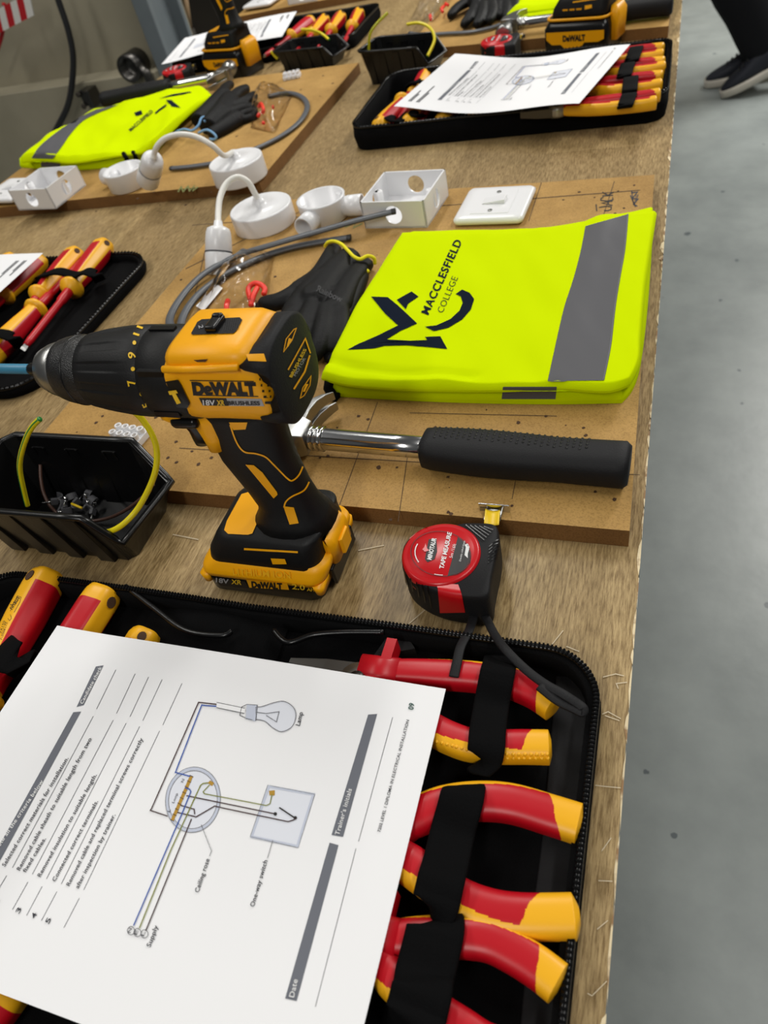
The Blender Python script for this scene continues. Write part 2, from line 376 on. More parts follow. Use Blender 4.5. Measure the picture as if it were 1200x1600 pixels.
def tag(o, label, cat, group=None):
    o['label'] = label; o['category'] = cat
    if group: o['group'] = group
    return o
def struct(o): o['kind'] = 'structure'; return o
def dup(root, loc, rz=0, label=None, group=None, scale=None, roll=0, skip=()):
    r = root.copy(); C.objects.link(r); r.location = loc; r.rotation_euler = (roll, 0, rz)
    if label: r['label'] = label
    if group: r['group'] = group
    if scale: r.scale = (scale,)*3 if not isinstance(scale, tuple) else scale
    for ch in list(root.children):
        if ch.name.split('.')[0] in skip: continue
        c = ch.copy(); C.objects.link(c); c.parent = r
        for g in ch.children:
            d = g.copy(); C.objects.link(d); d.parent = c
    return r
class Proj:                                   # puts print on the real surface it is printed on
    def __init__(s, bvhs, off=.0003): s.b = bvhs; s.o = off; s.last = .5
    def __call__(s, px, py):
        d = ray(px, py).normalized(); best = None
        for b in s.b:
            h = b.ray_cast(CAM, d)
            if h[0] is not None and (best is None or h[3] < best[1]): best = (h[0], h[3], h[1])
        if best is None: return CAM+d*s.last
        s.last = best[1]; n = best[2]
        if n.dot(d) > 0: n = -n
        return best[0]+n*s.o
def world_bvh(objs):
    bpy.context.view_layer.update(); out = []
    for o in objs:
        m = o.matrix_world; out.append(BVHTree.FromPolygons([m @ v.co for v in o.data.vertices], [tuple(p.vertices) for p in o.data.polygons]))
    return out
def rrect(cx, cy, w, h, r, n=5, rz=0):
    out = []
    for (sx, sy, a0) in ((1, 1, 0), (-1, 1, 90), (-1, -1, 180), (1, -1, 270)):
        for k in range(n+1):
            a = math.radians(a0+90*k/n); out.append((sx*(w/2-r)+r*math.cos(a), sy*(h/2-r)+r*math.sin(a)))
    c, s = math.cos(rz), math.sin(rz)
    return [(cx+x*c-y*s, cy+x*s+y*c) for x, y in out]
# ================================================================ SETTING
FZ = -.85
mb = MB(); mb.box((0, 2, FZ-.05), (12, 14, .1), 'painted_floor'); struct(mb.build('floor'))
mb = MB(); mb.box((-.5, 7.5, .6), (11, .1, 3), 'wall_grey'); struct(mb.build('wall_back'))
# lower grey wall beyond the left end of the bench, with its ledge
Y0 = 2.25
cl, crt = S(204, 0, Y0-.07), S(229, 0, Y0-.07)
mb = MB(); mb.box(((-6+cl.x)/2, Y0+.1, .55), (abs(-6-cl.x), .2, 2.8), 'wall_grey')
zl = S(100, 121, Y0).z
mb.box(((-6+cl.x)/2, Y0-.045, (FZ+zl)/2), (abs(-6-cl.x), .09, zl-FZ), 'wall_grey'); struct(mb.build('wall_left', bevel=.004))
mb = MB(); cw = (crt.x-cl.x)
mb.box(((cl.x+crt.x)/2, Y0-.06, .5), (cw, .02, 2.7), 'column_steel'); mb.box((cl.x+.008, Y0+.02, .5), (.016, .16, 2.7), 'column_steel'); mb.box(((cl.x+crt.x)/2, Y0+.1, .5), (cw, .02, 2.7), 'column_steel')
o = mb.build('steel_column', bevel=.003); tag(o, 'pale grey steel column at the end of the concrete wall, top left', 'column')
# things hanging on and standing by that wall
yw = Y0-.11
mb = MB(); P = [S(*p, yw) for p in [(78, -40), (92, 3), (106, 45), (114, 85), (113, 125), (106, 165), (88, 202), (70, 235), (50, 270)]]
mb.tube(cr(P, 6), .0095, 'dark_cable', 10); tag(mb.build('hanging_cable'), 'long black cable hanging in a curve down the grey wall', 'cable')
mb = MB(); P = [S(*p, yw) for p in [(6, 5), (8, 22), (6, 40), (0, 66), (-12, 100)]]
mb.tube(cr(P, 6), .006, 'hazard_red', 8); tag(mb.build('red_cord'), 'thin red cord hanging below the striped tape at the top left corner', 'cord')
mb = MB(); A, B = S(-40, 34, yw-.02), S(45, -12, yw-.02); d = B-A; n_ = 9
dn = V(0, 0, -.055)
for k in range(n_):
    a, b = A+d*(k/n_), A+d*((k+1)/n_); sk = V(-.02, 0, 0)
    mb.add([a, b, b+dn+sk, a+dn+sk, a+V(0, .003, 0), b+V(0, .003, 0), b+dn+sk+V(0, .003, 0), a+dn+sk+V(0, .003, 0)], [(0, 1, 2, 3), (7, 6, 5, 4), (0, 3, 7, 4), (1, 5, 6, 2), (0, 4, 5, 1), (3, 2, 6, 7)], 'hazard_red' if k % 2 else 'hazard_white', False)
tag(mb.build('hazard_tape'), 'red and white striped barrier tape at the top left corner', 'tape')
mb = MB(); a = S(128, 138, yw); b = S(155, 160, yw); mb.box(((a.x+b.x)/2, yw, (a.z+b.z)/2), (abs(b.x-a.x), .05, abs(a.z-b.z)), 'dark_steel')
mb.box(((a.x+b.x)/2+.03, yw-.03, a.z-.02), (.02, .05, .05), 'dark_steel')
for q in ((-.02, .015), (-.02, -.02)): mb.lathe([(.001, 0), (.009, 0), (.009, .008), (.001, .008)], 'dark_clutter', 10, 'y', ((a.x+b.x)/2+q[0], yw-.034, (a.z+b.z)/2+q[1]))
tag(mb.build('wall_bracket', bevel=.003), 'small dark metal bracket fixed low on the grey wall', 'bracket')
mb = MB(); c = S(203, 106, yw); mb.lathe([(.02, .06), (.038, .06), (.038, -.01), (.028, -.012), (.028, .02), (.004, .02)], 'dark_steel', 20, 'y', c)
mb.tube([c+V(.035, .0, 0), c+V(.05, 0, -.02), c+V(.055, .0, -.09)], .014, 'dark_steel', 10); mb.box(c+V(.05, .0, -.1), (.10, .05, .02), 'dark_steel')
tag(mb.build('pipe_clamp'), 'dark round pipe end and clamp beside the steel column', 'pipe')
# dim stuff in the gap behind the column
yb = 3.6
def slab(name, px0, py0, px1, py1, y, dep, m, label, cat):
    a, b = S(px0, py0, y), S(px1, py1, y); mb = MB()
    mb.box(((a.x+b.x)/2, y+dep/2, (a.z+b.z)/2), (abs(b.x-a.x), dep, abs(a.z-b.z)), m); return tag(mb.build(name, bevel=.004), label, cat)
a = S(262, 52, yb); b = S(275, 90, yb)
mb = MB(); mb.lathe([(.02, 0), (.03, .01), (.03, .16), (.018, .18), (.018, .20), (.001, .2)], 'clutter_blue', 14, 'z', (a.x+.03, yb, b.z-.07)); mb.box((a.x+.03, yb, b.z-.12), (.34, .3, .1), 'dark_clutter'); 
tag(mb.build('blue_canister', bevel=.002), 'small dark blue canister in the dim gap behind the steel column', 'canister')
mb = MB(); a = S(232, 0, yb+.5); b = S(310, 60, yb+.5)
mb.box(((a.x+b.x)/2+.1, yb+1.0, (FZ+.1)/2), (1.5, .9, .1-FZ), 'dark_clutter'); tag(mb.build('storage_crate', bevel=.01), 'dark brown storage crate in the gap behind the steel column', 'crate')
mb = MB(); a = S(289, -10, yb-.3); b = S(297, 46, yb-.3); mb.tube([a, b], .011, 'pale_wood', 8); mb.tube([b+V(0, 0, .0), V(b.x, b.y, FZ)], .02, 'dark_clutter', 8)
tag(mb.build('wooden_pole'), 'pale wooden pole leaning behind the bench at the far left', 'pole')
# ================================================================ BENCH
bench = thing('workbench', 'long workbench topped with oak laminate and a chipped edge', 'workbench', (-.6, 1, 0))
mb = MB(); top = [(.0045, -.75), (.0045, 2.9), (-1.155, 2.9), (-1.155, 2.05), (-1.17, 1.75), (-1.19, 1.1), (-1.27, .9), (-1.3, -.75)]
mb.prism([(x, y, 0) for x, y in top], -.03, 0, 'oak_laminate', ms='chipped_edge')
rr = random.Random(3); y = -.7
while y < 2.85:                                # splintered places along the front edge of the top
    L = rr.uniform(.012, .05); w = rr.uniform(.0006, .0022) if rr.random() < .85 else rr.uniform(.002, .0045)
    mb.prism([(.005, y, 0), (.005, y+L, 0), (.005-w*.7, y+L*.8, 0), (.005-w, y+L*.45, 0), (.005-w*.5, y+L*.2, 0)], -.002, .0005, 'chipped_edge'); y += L*rr.uniform(.7, 1.25)
def on0(z): return lambda px, py: T(px, py, z)
for pts in [[(975, 1056), (962, 1053), (942, 1058)], [(980, 1066), (963, 1068), (966, 1076)], [(970, 1123), (950, 1112), (941, 1116)], [(968, 1126), (945, 1118)], [(970, 1231), (947, 1229), (930, 1227)], [(955, 1309), (940, 1330)], [(957, 1377), (935, 1376)], [(950, 1438), (933, 1452)], [(948, 1533), (925, 1556), (918, 1552)], [(660, 945), (690, 925)], [(700, 895), (735, 870), (740, 850)], [(610, 1000), (690, 930)], [(860, 1010), (880, 985)], [(560, 860), (600, 852)], [(270, 835), (310, 843)], [(885, 1010), (905, 1018)]]:
    mb.line2(pts, 1.6, 'scratch_pale', on0(.0006))
mb.build('tabletop', bench)
mb = MB()
for x in (-.12, -1.10):
    for y in (-.6, 1.05, 2.7): m_ = MB(); m_.box((x, y, (FZ-.03)/2), (.05, .05, -.03-FZ), 'column_steel'); m_.build('leg', bench)
for o_ in ((-.12, 1.05, .04, 3.3), (-1.10, 1.05, .04, 3.3)): mb.box((o_[0], o_[1], -.055), (o_[2], o_[3], .05), 'column_steel')
mb.build('frame', bench)
# ---- practice boards (18 mm)
BZ = .018
def board(pts, label, group='practice boards'):
    cx = sum(p[0] for p in pts)/4; cy = sum(p[1] for p in pts)/4
    t = thing('practice_board', label, 'board', (cx, cy, 0), group)
    mb = MB(); mb.prism([(x, y, 0) for x, y in pts], 0.0002, BZ, 'board_face', ms='board_edge'); return t, mb
bd1, pn1 = board([(-.592, .360), (-.004, .3555), (-.012, .927), (-.592, .934)], 'brown practice board in front, marked JACK at its far right corner')
bd2, pn2 = board([(-1.185, .985), (-.590, 1.006), (-.592, 1.527), (-1.18, 1.545)], 'brown practice board at the left edge of the bench, under the left vest')
bd3, pn3 = board([(-.50, 1.560), (-.014, 1.490), (-.010, 2.03), (-.50, 2.07)], 'brown practice board at the far right, behind the far yellow drill')
bd4, pn4 = board([(-1.133, 2.075), (-.60, 2.12), (-.60, 2.62), (-1.13, 2.62)], 'brown practice board farthest away, at the top edge behind the left tool case')
mp = on0(BZ+.0003); mb = pn1
for pts in [[(300, 352), (1000, 297)], [(960, 283), (925, 392)], [(846, 285), (826, 345)], [(590, 628), (530, 790)], [(640, 690), (622, 815)], [(280, 700), (1000, 742)], [(640, 645), (870, 650)], [(815, 700), (800, 780)], [(290, 420), (470, 330)], [(300, 480), (330, 350)]]:
    mb.line2(pts, 1.0, 'pencil', mp)
c0 = (946, 325)
J = [[(931, 319), (933, 331)], [(938, 323), (946, 326), (951, 324), (953, 321), (949, 318), (944, 317)]]
def letters(strokes, w, m, mp, mb): 
    for s_ in strokes: mb.line2(s_, w, m, mp)
letters([[(931.5, 319), (932.5, 330)], [(936, 324), (948, 322), (955, 323), (955, 327), (950, 329), (944, 329)], [(957, 321), (940, 317), (957, 314)], [(951, 319), (951, 315)], [(943, 308), (939, 310), (939, 313), (949, 314), (958, 312), (957, 308)], [(941, 306), (958, 305)], [(941, 300), (950, 305), (959, 300)]], 1.7, 'marker', mp, mb)
letters([[(987, 298), (990, 320), (995, 300), (992, 318), (997, 304)], [(986, 301), (996, 300), (988, 310), (997, 311), (990, 319), (996, 322)], [(985, 305), (993, 323)]], 1.8, 'ink_text', mp, mb)
letters([[(530, 352), (545, 345), (540, 355), (556, 348), (552, 356), (566, 349)], [(600, 352), (608, 345), (612, 354), (622, 346), (618, 356)]], 2.2, 'marker_green', mp, mb)
mb = pn2; letters([[(278, 300), (283, 292), (286, 299), (294, 291), (296, 298), (304, 290), (301, 298), (309, 292)]], 2.2, 'marker_green', mp, mb)
mb = pn1                                       # screw holes and torn spots in the boards
def hole(px, py, r, z=BZ+.0004, m='stud_brown'):
    c = T(px, py, z); mb.prism([(c.x+r*rr.uniform(.6, 1.1)*math.cos(a), c.y+r*rr.uniform(.6, 1.1)*math.sin(a), 0) for a in [i*PI/4 for i in range(8)]], z-.0003, z, m)
for p in [(991, 289), (966, 298), (945, 302), (929, 308), (975, 325), (961, 333), (905, 300), (880, 312), (760, 640), (680, 667), (520, 640), (527, 668), (735, 705), (620, 730), (560, 650), (575, 655), (500, 715), (512, 712), (592, 730), (915, 680), (912, 668), (853, 650), (850, 628), (810, 660), (870, 718), (700, 745), (300, 705), (318, 692), (330, 715), (160, 650), (205, 668), (275, 690), (290, 560), (270, 590), (400, 470), (430, 432), (340, 520), (610, 812), (800, 790), (700, 800), (480, 460), (283, 437), (450, 700), (930, 768), (960, 780), (150, 660), (120, 675), (255, 655), (310, 725), (262, 715), (276, 722), (243, 652)]:
    hole(*p, rr.uniform(.0011, .0024))
mb = pn2
for p in [(530, 170), (500, 150), (300, 265), (240, 300), (455, 200), (520, 130), (390, 118), (250, 320), (290, 320), (150, 330), (215, 310), (410, 260), (470, 140), (505, 118), (330, 300)]: hole(*p, rr.uniform(.0015, .003))
for t_, p_ in ((bd1, pn1), (bd2, pn2), (bd3, pn3), (bd4, pn4)): p_.build('panel', t_)
# ================================================================ SCREWDRIVERS (masters lie along +x, butt at x = 0, resting on z = 0)
def make_driver(label, L, r, shaft, sr, group=None, blade=.006):
    t = thing('screwdriver', label, 'screwdriver', (0, 0, 0), group)
    prof = [(0, .02), (.006, .5), (.02, .8), (.06, .97), (.15, 1.0), (.35, .98), (.6, .86), (.78, .74), (.86, .74)]
    def m(t_, a):                                       # red pads between yellow ribs
        if t_ < .13 or t_ > .93: return 'tool_yellow'
        k = (a*2+.5) % 1.0
        return 'tool_red' if .17 < k < .83 else 'tool_yellow'
    P = []; R = []
    for i in range(25):
        u = i/24; x = u*L
        for j in range(len(prof)-1):
            if prof[j][0] <= u*.86 <= prof[j+1][0]+1e-9:
                f = (u*.86-prof[j][0])/(prof[j+1][0]-prof[j][0]); rad = prof[j][1]*(1-f)+prof[j+1][1]*f; break
        P.append(V(x, 0, r)); R.append(r*max(rad, .03))
    ring = lambda rad, x, k: [V(x, rad*(1+.035*math.cos(6*2*PI*j/36))*math.cos(2*PI*j/36), r+rad*(1+.035*math.cos(6*2*PI*j/36))*math.sin(2*PI*j/36)) for j in range(36)]
    mb = MB(); mb.rings([ring(R[i], P[i].x, i) for i in range(25)], m)
    hb = mb.build('handle', t)
    mb = MB(); mb.lathe([(r*.25, L*.112), (r*.25, L*.125)], 'stud_brown', 8, 'x', (0, 0, 0))
    mb = MB(); mb.prism([(L*.13+r*.26*math.cos(a)*1.2, r*.26*math.sin(a), 0) for a in [i*PI/6 for i in range(12)]], r*1.95, r*2.012, 'stud_brown'); mb.build('hanging_hole', t)
    mb = MB(); mb.lathe([(r*.72, L*.98), (r*.98, L*1.0), (r*1.05, L*1.03), (r*.98, L*1.055), (r*.6, L*1.09), (sr*1.4, L*1.12)], 'tool_yellow', 28, 'x', (0, 0, r)); mb.build('finger_guard', t)
    mb = MB(); x0 = L*1.05
    mb.lathe([(sr*1.45, x0), (sr*1.35, x0+.012), (sr*1.3, x0+.03), (sr, x0+.034), (sr*.97, x0+shaft-.02), (sr*.8, x0+shaft-.01), (sr*.45, x0+shaft-.009)], 'tool_red', 18, 'x', (0, 0, r))
    sh = mb.build('insulated_shaft', t)
    mb = MB(); mb.rings([[V(x, w*cy, r+h*cz) for cy, cz in ((1, 1), (-1, 1), (-1, -1), (1, -1))] for x, w, h in ((x0+shaft-.012, sr*.5, sr*.5), (x0+shaft-.004, blade/2, .001), (x0+shaft, blade/2, .0005))], 'brushed_steel', smooth=False)
    mb.build('blade', sh); return t
G_SD = None
def aim(m, a, b, z, label, group, scale=1, roll=0, move=False, r=.0155):
    a = Vector(a); b = Vector(b); yaw = math.atan2(b.y-a.y, b.x-a.x)
    # keep the axis over the butt->tip line and the handle on its bed, whatever the roll
    off = V(0, 0, r*scale) - (Matrix.Rotation(yaw, 3, 'Z') @ Matrix.Rotation(roll, 3, 'X') @ V(0, 0, r*scale))
    loc = V(a.x, a.y, z)+off
    if move:
        m.location = loc; m.rotation_euler = (roll, 0, yaw); m['label'] = label; m.scale = (scale,)*3
        if group: m['group'] = group
        return m
    return dup(m, loc, yaw, label, group, scale, roll)
bigd = make_driver('x', .115, .0155, .14, .0048)
smalld = make_driver('x', .095, .0125, .10, .0036, blade=.004)
# ================================================================ PLIERS
def traced_handle(mb, path, rw, rh, side, yl=.86, y0=.03, res=60):
    """path of world points; side=+1 puts the yellow back on the left of travel"""
    P = cr(path, res)
    def m(t, a):
        ang = 2*PI*a; c = math.cos(ang)*side
        if t > yl+.045*c-.02*abs(ang-PI)*0: return 'tool_yellow'
        if t < y0: return 'tool_red'
        lim = (.50 if side > 0 else .12)+.62*abs(2*t-1.1)**1.2
        return 'tool_yellow' if c < -lim*1.0 else 'tool_red'
    def r(t):
        k = min(1, (1-t)/.035+.35) if t > .965 else 1.0
        return (rw*(.80+.2*min(1, t*3))*k, rh*(.85+.15*min(1, t*3))*(k*.5+.5))
    mb.tube(P, r, m, 96 if res > 20 else 20, up=(0, 0, 1), ex=.72)
def make_pliers(label, up, lo, zc, fin=None, group=None, jaw='long', rw=.0095, res=60):
    p0 = (up[0]+lo[0])/2; t = thing('pliers', label, 'pliers', (p0.x, p0.y, 0), group)
    piv = p0+((p0-up[3]).normalized()+(p0-lo[3]).normalized()).normalized()*.030; piv.z = zc
    for pts, sd in ((up, 1), (lo, -1)):
        mb = MB(); traced_handle(mb, [piv+(pts[0]-piv)*.25]+pts, rw, .0085, sd, res=res); 
        if fin is not None and sd == 1:
            a = pts[0]; mb.rings([[a+V(x, y, z) for x, z in ((-.009, -.006), (-.002, -.006), (-.002, .008), (-.009, .008))] for y in (-.006, .012, .021)], 'tool_red', smooth=False); mb.tube([a+V(-.022, -.001, 0), a+V(.004, 0, 0)], (.0095, .0085), 'tool_red', 24, up=(0, 0, 1), ex=.6)
        mb.build('handle', t)
    d = (piv-(up[3]+lo[3])/2).normalized(); s_ = V(-d.y, d.x, 0)
    mb = MB(); mb.lathe([(.001, -.007), (.012, -.007), (.013, -.004), (.013, .004), (.012, .007), (.001, .007)], 'brushed_steel', 24, 'z', piv)
    mb.lathe([(.001, .006), (.005, .006), (.005, .0085), (.001, .0085)], 'dark_steel', 16, 'z', piv)
    for q in (1, -1):
        a = piv; tip = piv+d*(.052 if jaw == 'long' else .03)+s_*q*.0018
        mb.rings([[a+s_*q*w0+V(0, 0, h), a+s_*q*w1+V(0, 0, h), a+s_*q*w1-V(0, 0, h), a+s_*q*w0-V(0, 0, h)] for a, w0, w1, h in ((piv, .0, .012, .006), (piv.lerp(tip, .5), .0006, .009, .0055), (tip, .0005, .004, .004))], 'dark_steel', smooth=False)
    mb.build('jaws', t); return t
ZH = .0235
def TP(L, z=ZH): return [T(a, b, z) for a, b in L]
G_PL = None
p1 = make_pliers('red and yellow handled pliers nearest the wrist strap of the tape measure, finger guard showing', TP([(615, 1052), (700, 1055), (750, 1059), (795, 1067), (835, 1083), (869, 1105)]),
                 TP([(640, 1120), (670, 1136), (700, 1152), (735, 1164), (780, 1167), (820, 1167), (862, 1168)]), ZH, fin=1)
p2 = make_pliers('red and yellow pliers in the middle of the front case, under the wide strap', TP([(618, 1296), (645, 1280), (690, 1260), (745, 1252), (800, 1256), (865, 1275), (909, 1289)]),
                 TP([(600, 1326), (631, 1345), (665, 1369), (715, 1404), (765, 1424), (820, 1432), (906, 1432)]), ZH, rw=.0105)
p3 = make_pliers('red and yellow handled pliers nearest the camera, its upper handle bending down', TP([(612, 1466), (650, 1465), (710, 1464), (760, 1469), (800, 1487), (840, 1512), (876, 1540)]),
                 TP([(595, 1510), (620, 1535), (675, 1580), (720, 1610), (770, 1640), (840, 1650)]), ZH, fin=1)
mb = MB(); pj = Proj(world_bvh([p1.children[1]]), .0002)
for q in [(x, y) for x in range(775, 860, 9) for y in (1178, 1184)]+[(x, 1158+(x-680)*.25) for x in range(682, 735, 8)]:
    p_ = pj(q[0]+rr.uniform(-1, 1), q[1]); mb.sphere(p_-V(0, 0, .0004), .0011, 'tool_yellow', 5)
mb.build('grip_studs', p1.children[1])
# ================================================================ FRONT TOOL CASE
def case(label, x0, x1, y0, y1, hgt, r=.03, wav=0.0, rise=None, name='tool_case'):
    t = thing(name, label, 'tool case', ((x0+x1)/2, (y0+y1)/2, 0), 'open zip-up tool cases')
    out = rrect((x0+x1)/2, (y0+y1)/2, x1-x0, y1-y0, r, 8)
    inn = rrect((x0+x1)/2, (y0+y1)/2, x1-x0-.012, y1-y0-.012, r-.004, 8)
    mb = MB(); mb.prism([(x, y, 0) for x, y in out], .0003, .006, 'black_fabric'); mb.build('shell', t, bevel=.002)
    mb = MB(); n = len(out)
    dens = lambda O: [Vector((O[i][0], O[i][1], 0)).lerp(Vector((O[(i+1) % n][0], O[(i+1) % n][1], 0)), k/8) for i in range(n) for k in range(8 if (Vector(O[i])-Vector(O[(i+1) % n])).length > .03 else 1)]
    do, di = dens(out), dens(inn); k = len(do)
    hh = lambda p: hgt*(rise(p) if rise else 1)+wav*noise.noise(V(p.x*9, p.y*9, 0))
    bul = lambda p, q, f: p+(p-q)*f
    R = [[V(p.x, p.y, .004) for p in do], [bul(p, q, .35).xy.to_3d()+V(0, 0, hh(p)*.5) for p, q in zip(do, di)], [V(p.x, p.y, hh(p)) for p in do], [V(q.x, q.y, hh(q)) for q in di], [V(q.x, q.y, .0055) for q in di]]
    mb.rings(R, 'black_fabric', caps=(False, False)); mb.build('side_wall', t)
    mb = MB(); zp = [bul(p, q, -.15).xy.to_3d()+V(0, 0, hh(p)+.001) for p, q in zip(do, di)]
    mb.tube(zp, .0022, 'black_plastic', 8, closed=True)
    # teeth
    acc = 0; pitch = .0026 if hgt < .03 and y0 < .1 else .006
    for i in range(k):
        a, b = zp[i], zp[(i+1) % k]; L = (b-a).length; d = (b-a).normalized() if L > 1e-6 else V(1, 0, 0)
        s_ = acc
        while s_ < L:
            c = a+d*s_; mb.box(c+V(0, 0, .0018), (.0012, .0036, .0022), 'black_fabric', rz=math.atan2(d.y, d.x)); s_ += pitch
        acc = s_-L
    mb.build('zip', t); return t
def strap(t, pts, w, name='elastic_strap', th=.0018):
    mb = MB(); mb.tube(cr(pts, 6), (w/2, th), 'black_elastic', 12, up=(0, 0, 1), ex=.4); return mb.build(name, t)
cx0, cx1, cy0, cy1 = -.515, -.013, -.045, .247
fcase = case('open black zip-up tool case in front with pliers and screwdrivers under a worksheet', cx0, cx1, cy0, cy1, .023, .034, .003)
mb = MB()
mb.grid(lambda u, v: V(-.50+u*.475, -.035+v*.27, .0062+.0012*noise.noise(V(u*9, v*6, 1))), 40, 26, 'black_fabric'); mb.build('lining', fcase)
mb = MB(); P = TP([(896, 1060), (888, 1180), (880, 1300), (866, 1430), (850, 1600), (846, 1680)], .007); mb.tube(cr(P, 4), (.011, .0012), 'grey_lining', 10, up=(0, 0, 1), ex=.4); mb.build('lining_tape', fcase)
def over(p, z): q = T(p[0], p[1], z); return q
strap(fcase, [T(782, 1022, .012), T(779, 1042, .0345), T(775, 1062, .036), T(768, 1100, .030), T(762, 1140, .034), T(760, 1165, .0355), T(757, 1186, .030), T(756, 1196, .012)], .0215)
strap(fcase, [T(728, 1225, .012), T(724, 1234, .034), T(719, 1256, .036), T(707, 1300, .031), T(697, 1345, .034), T(690, 1370, .0385), T(684, 1396, .0375), T(679, 1418, .034), T(676, 1435, .012)], .0245)
strap(fcase, [T(683, 1436, .012), T(681, 1446, .034), T(676, 1470, .036), T(664, 1520, .034), T(659, 1545, .0390), T(652, 1575, .037), T(645, 1600, .0355), T(636, 1640, .012)], .029)
for pts in ([(560, 1035), (585, 1030), (606, 1000), (640, 1002), (650, 1018)],):
    mb = MB(); q = [T(*p, .012) for p in pts]; mb.prism([(p.x, p.y, 0) for p in q], .006, .016, 'grey_lining'); mb.build('pocket', fcase, bevel=.003)
# spine fold and the slack zip ends along the back of the case
mb = MB(); P = TP([(196, 916), (240, 950), (290, 985), (345, 993), (362, 986)], .024); mb.tube(cr(P, 6), .0022, 'black_plastic', 8)
P = TP([(428, 985), (450, 1004), (490, 992), (540, 988), (600, 988)], .024); mb.tube(cr(P, 6), .0022, 'black_plastic', 8); mb.build('loose_zip_end', fcase)
mb = MB(); a = T(300, 935, 0)
mb.grid(lambda u, v: V(-.355+u*.12+.012*v, .247-.22*v, .0085+.011*math.sin(PI*u)*(1-.4*v)+.0015*noise.noise(V(u*6, v*6, 2))), 16, 24, 'black_fabric'); mb.build('spine_fold', fcase)
# screwdrivers in the left half
z_s = .0065
a, b = T(80, 893, .022), T(12, 1018, .022); sd1 = aim(bigd, a, b, z_s, 'largest screwdriver in the front case, at its left end with printed yellow side up', G_SD, 1.0, roll=math.radians(14), move=True)
a, b = T(168, 918, .022), T(122, 990, .022); aim(bigd, a, b, z_s, 'red and yellow screwdriver beside the printed one, half under the front worksheet', G_SD, .98, roll=math.radians(-78))
a, b = T(232, 982, .02), T(205, 1030, .02); aim(smalld, a, b, z_s, 'small screwdriver showing only its round yellow end above the front worksheet', G_SD, 1, roll=math.radians(-30), move=True, r=.0125)
a, b = T(40, 1505, .02), T(-30, 1600, .02); aim(bigd, a, b, z_s, 'screwdriver at the bottom left corner, its red and yellow handle under the worksheet', G_SD, .95, roll=math.radians(15))
strap(fcase, [T(-20, 1000, .014), T(-5, 1010, .03), T(8, 1022, .0385), T(25, 1030, .036), T(42, 1040, .016)], .026)
h1 = sd1.children[0]; pj = Proj(world_bvh([h1])); mb = MB()
mb.text2('nhaus', (19, 953), (31, 934), 6, 'print_black', pj, .02, up=(-6, -4)); mb.line2([(16, 955), (27, 931), (33, 933), (31, 941), (22, 957)], .8, 'print_black', pj)
mb.text2('3X150', (2, 990), (9, 971), 4, 'print_black', pj, .01, up=(-4, -1.5)); mb.text2('F-5006175', (3, 1000), (12, 973), 4, 'print_black', pj, .01, up=(-3, -1.5))
mb.line2([(12, 966), (15, 970), (18, 966), (16, 960)], .8, 'print_black', pj)
def world_part(mb, name, host):                 # print built in world space, parented to a part that is itself turned
    o = mb.build(name, None); bpy.context.view_layer.update(); o.parent = host; o.matrix_parent_inverse = host.matrix_world.inverted(); return o
world_part(mb, 'printed_marking', h1)
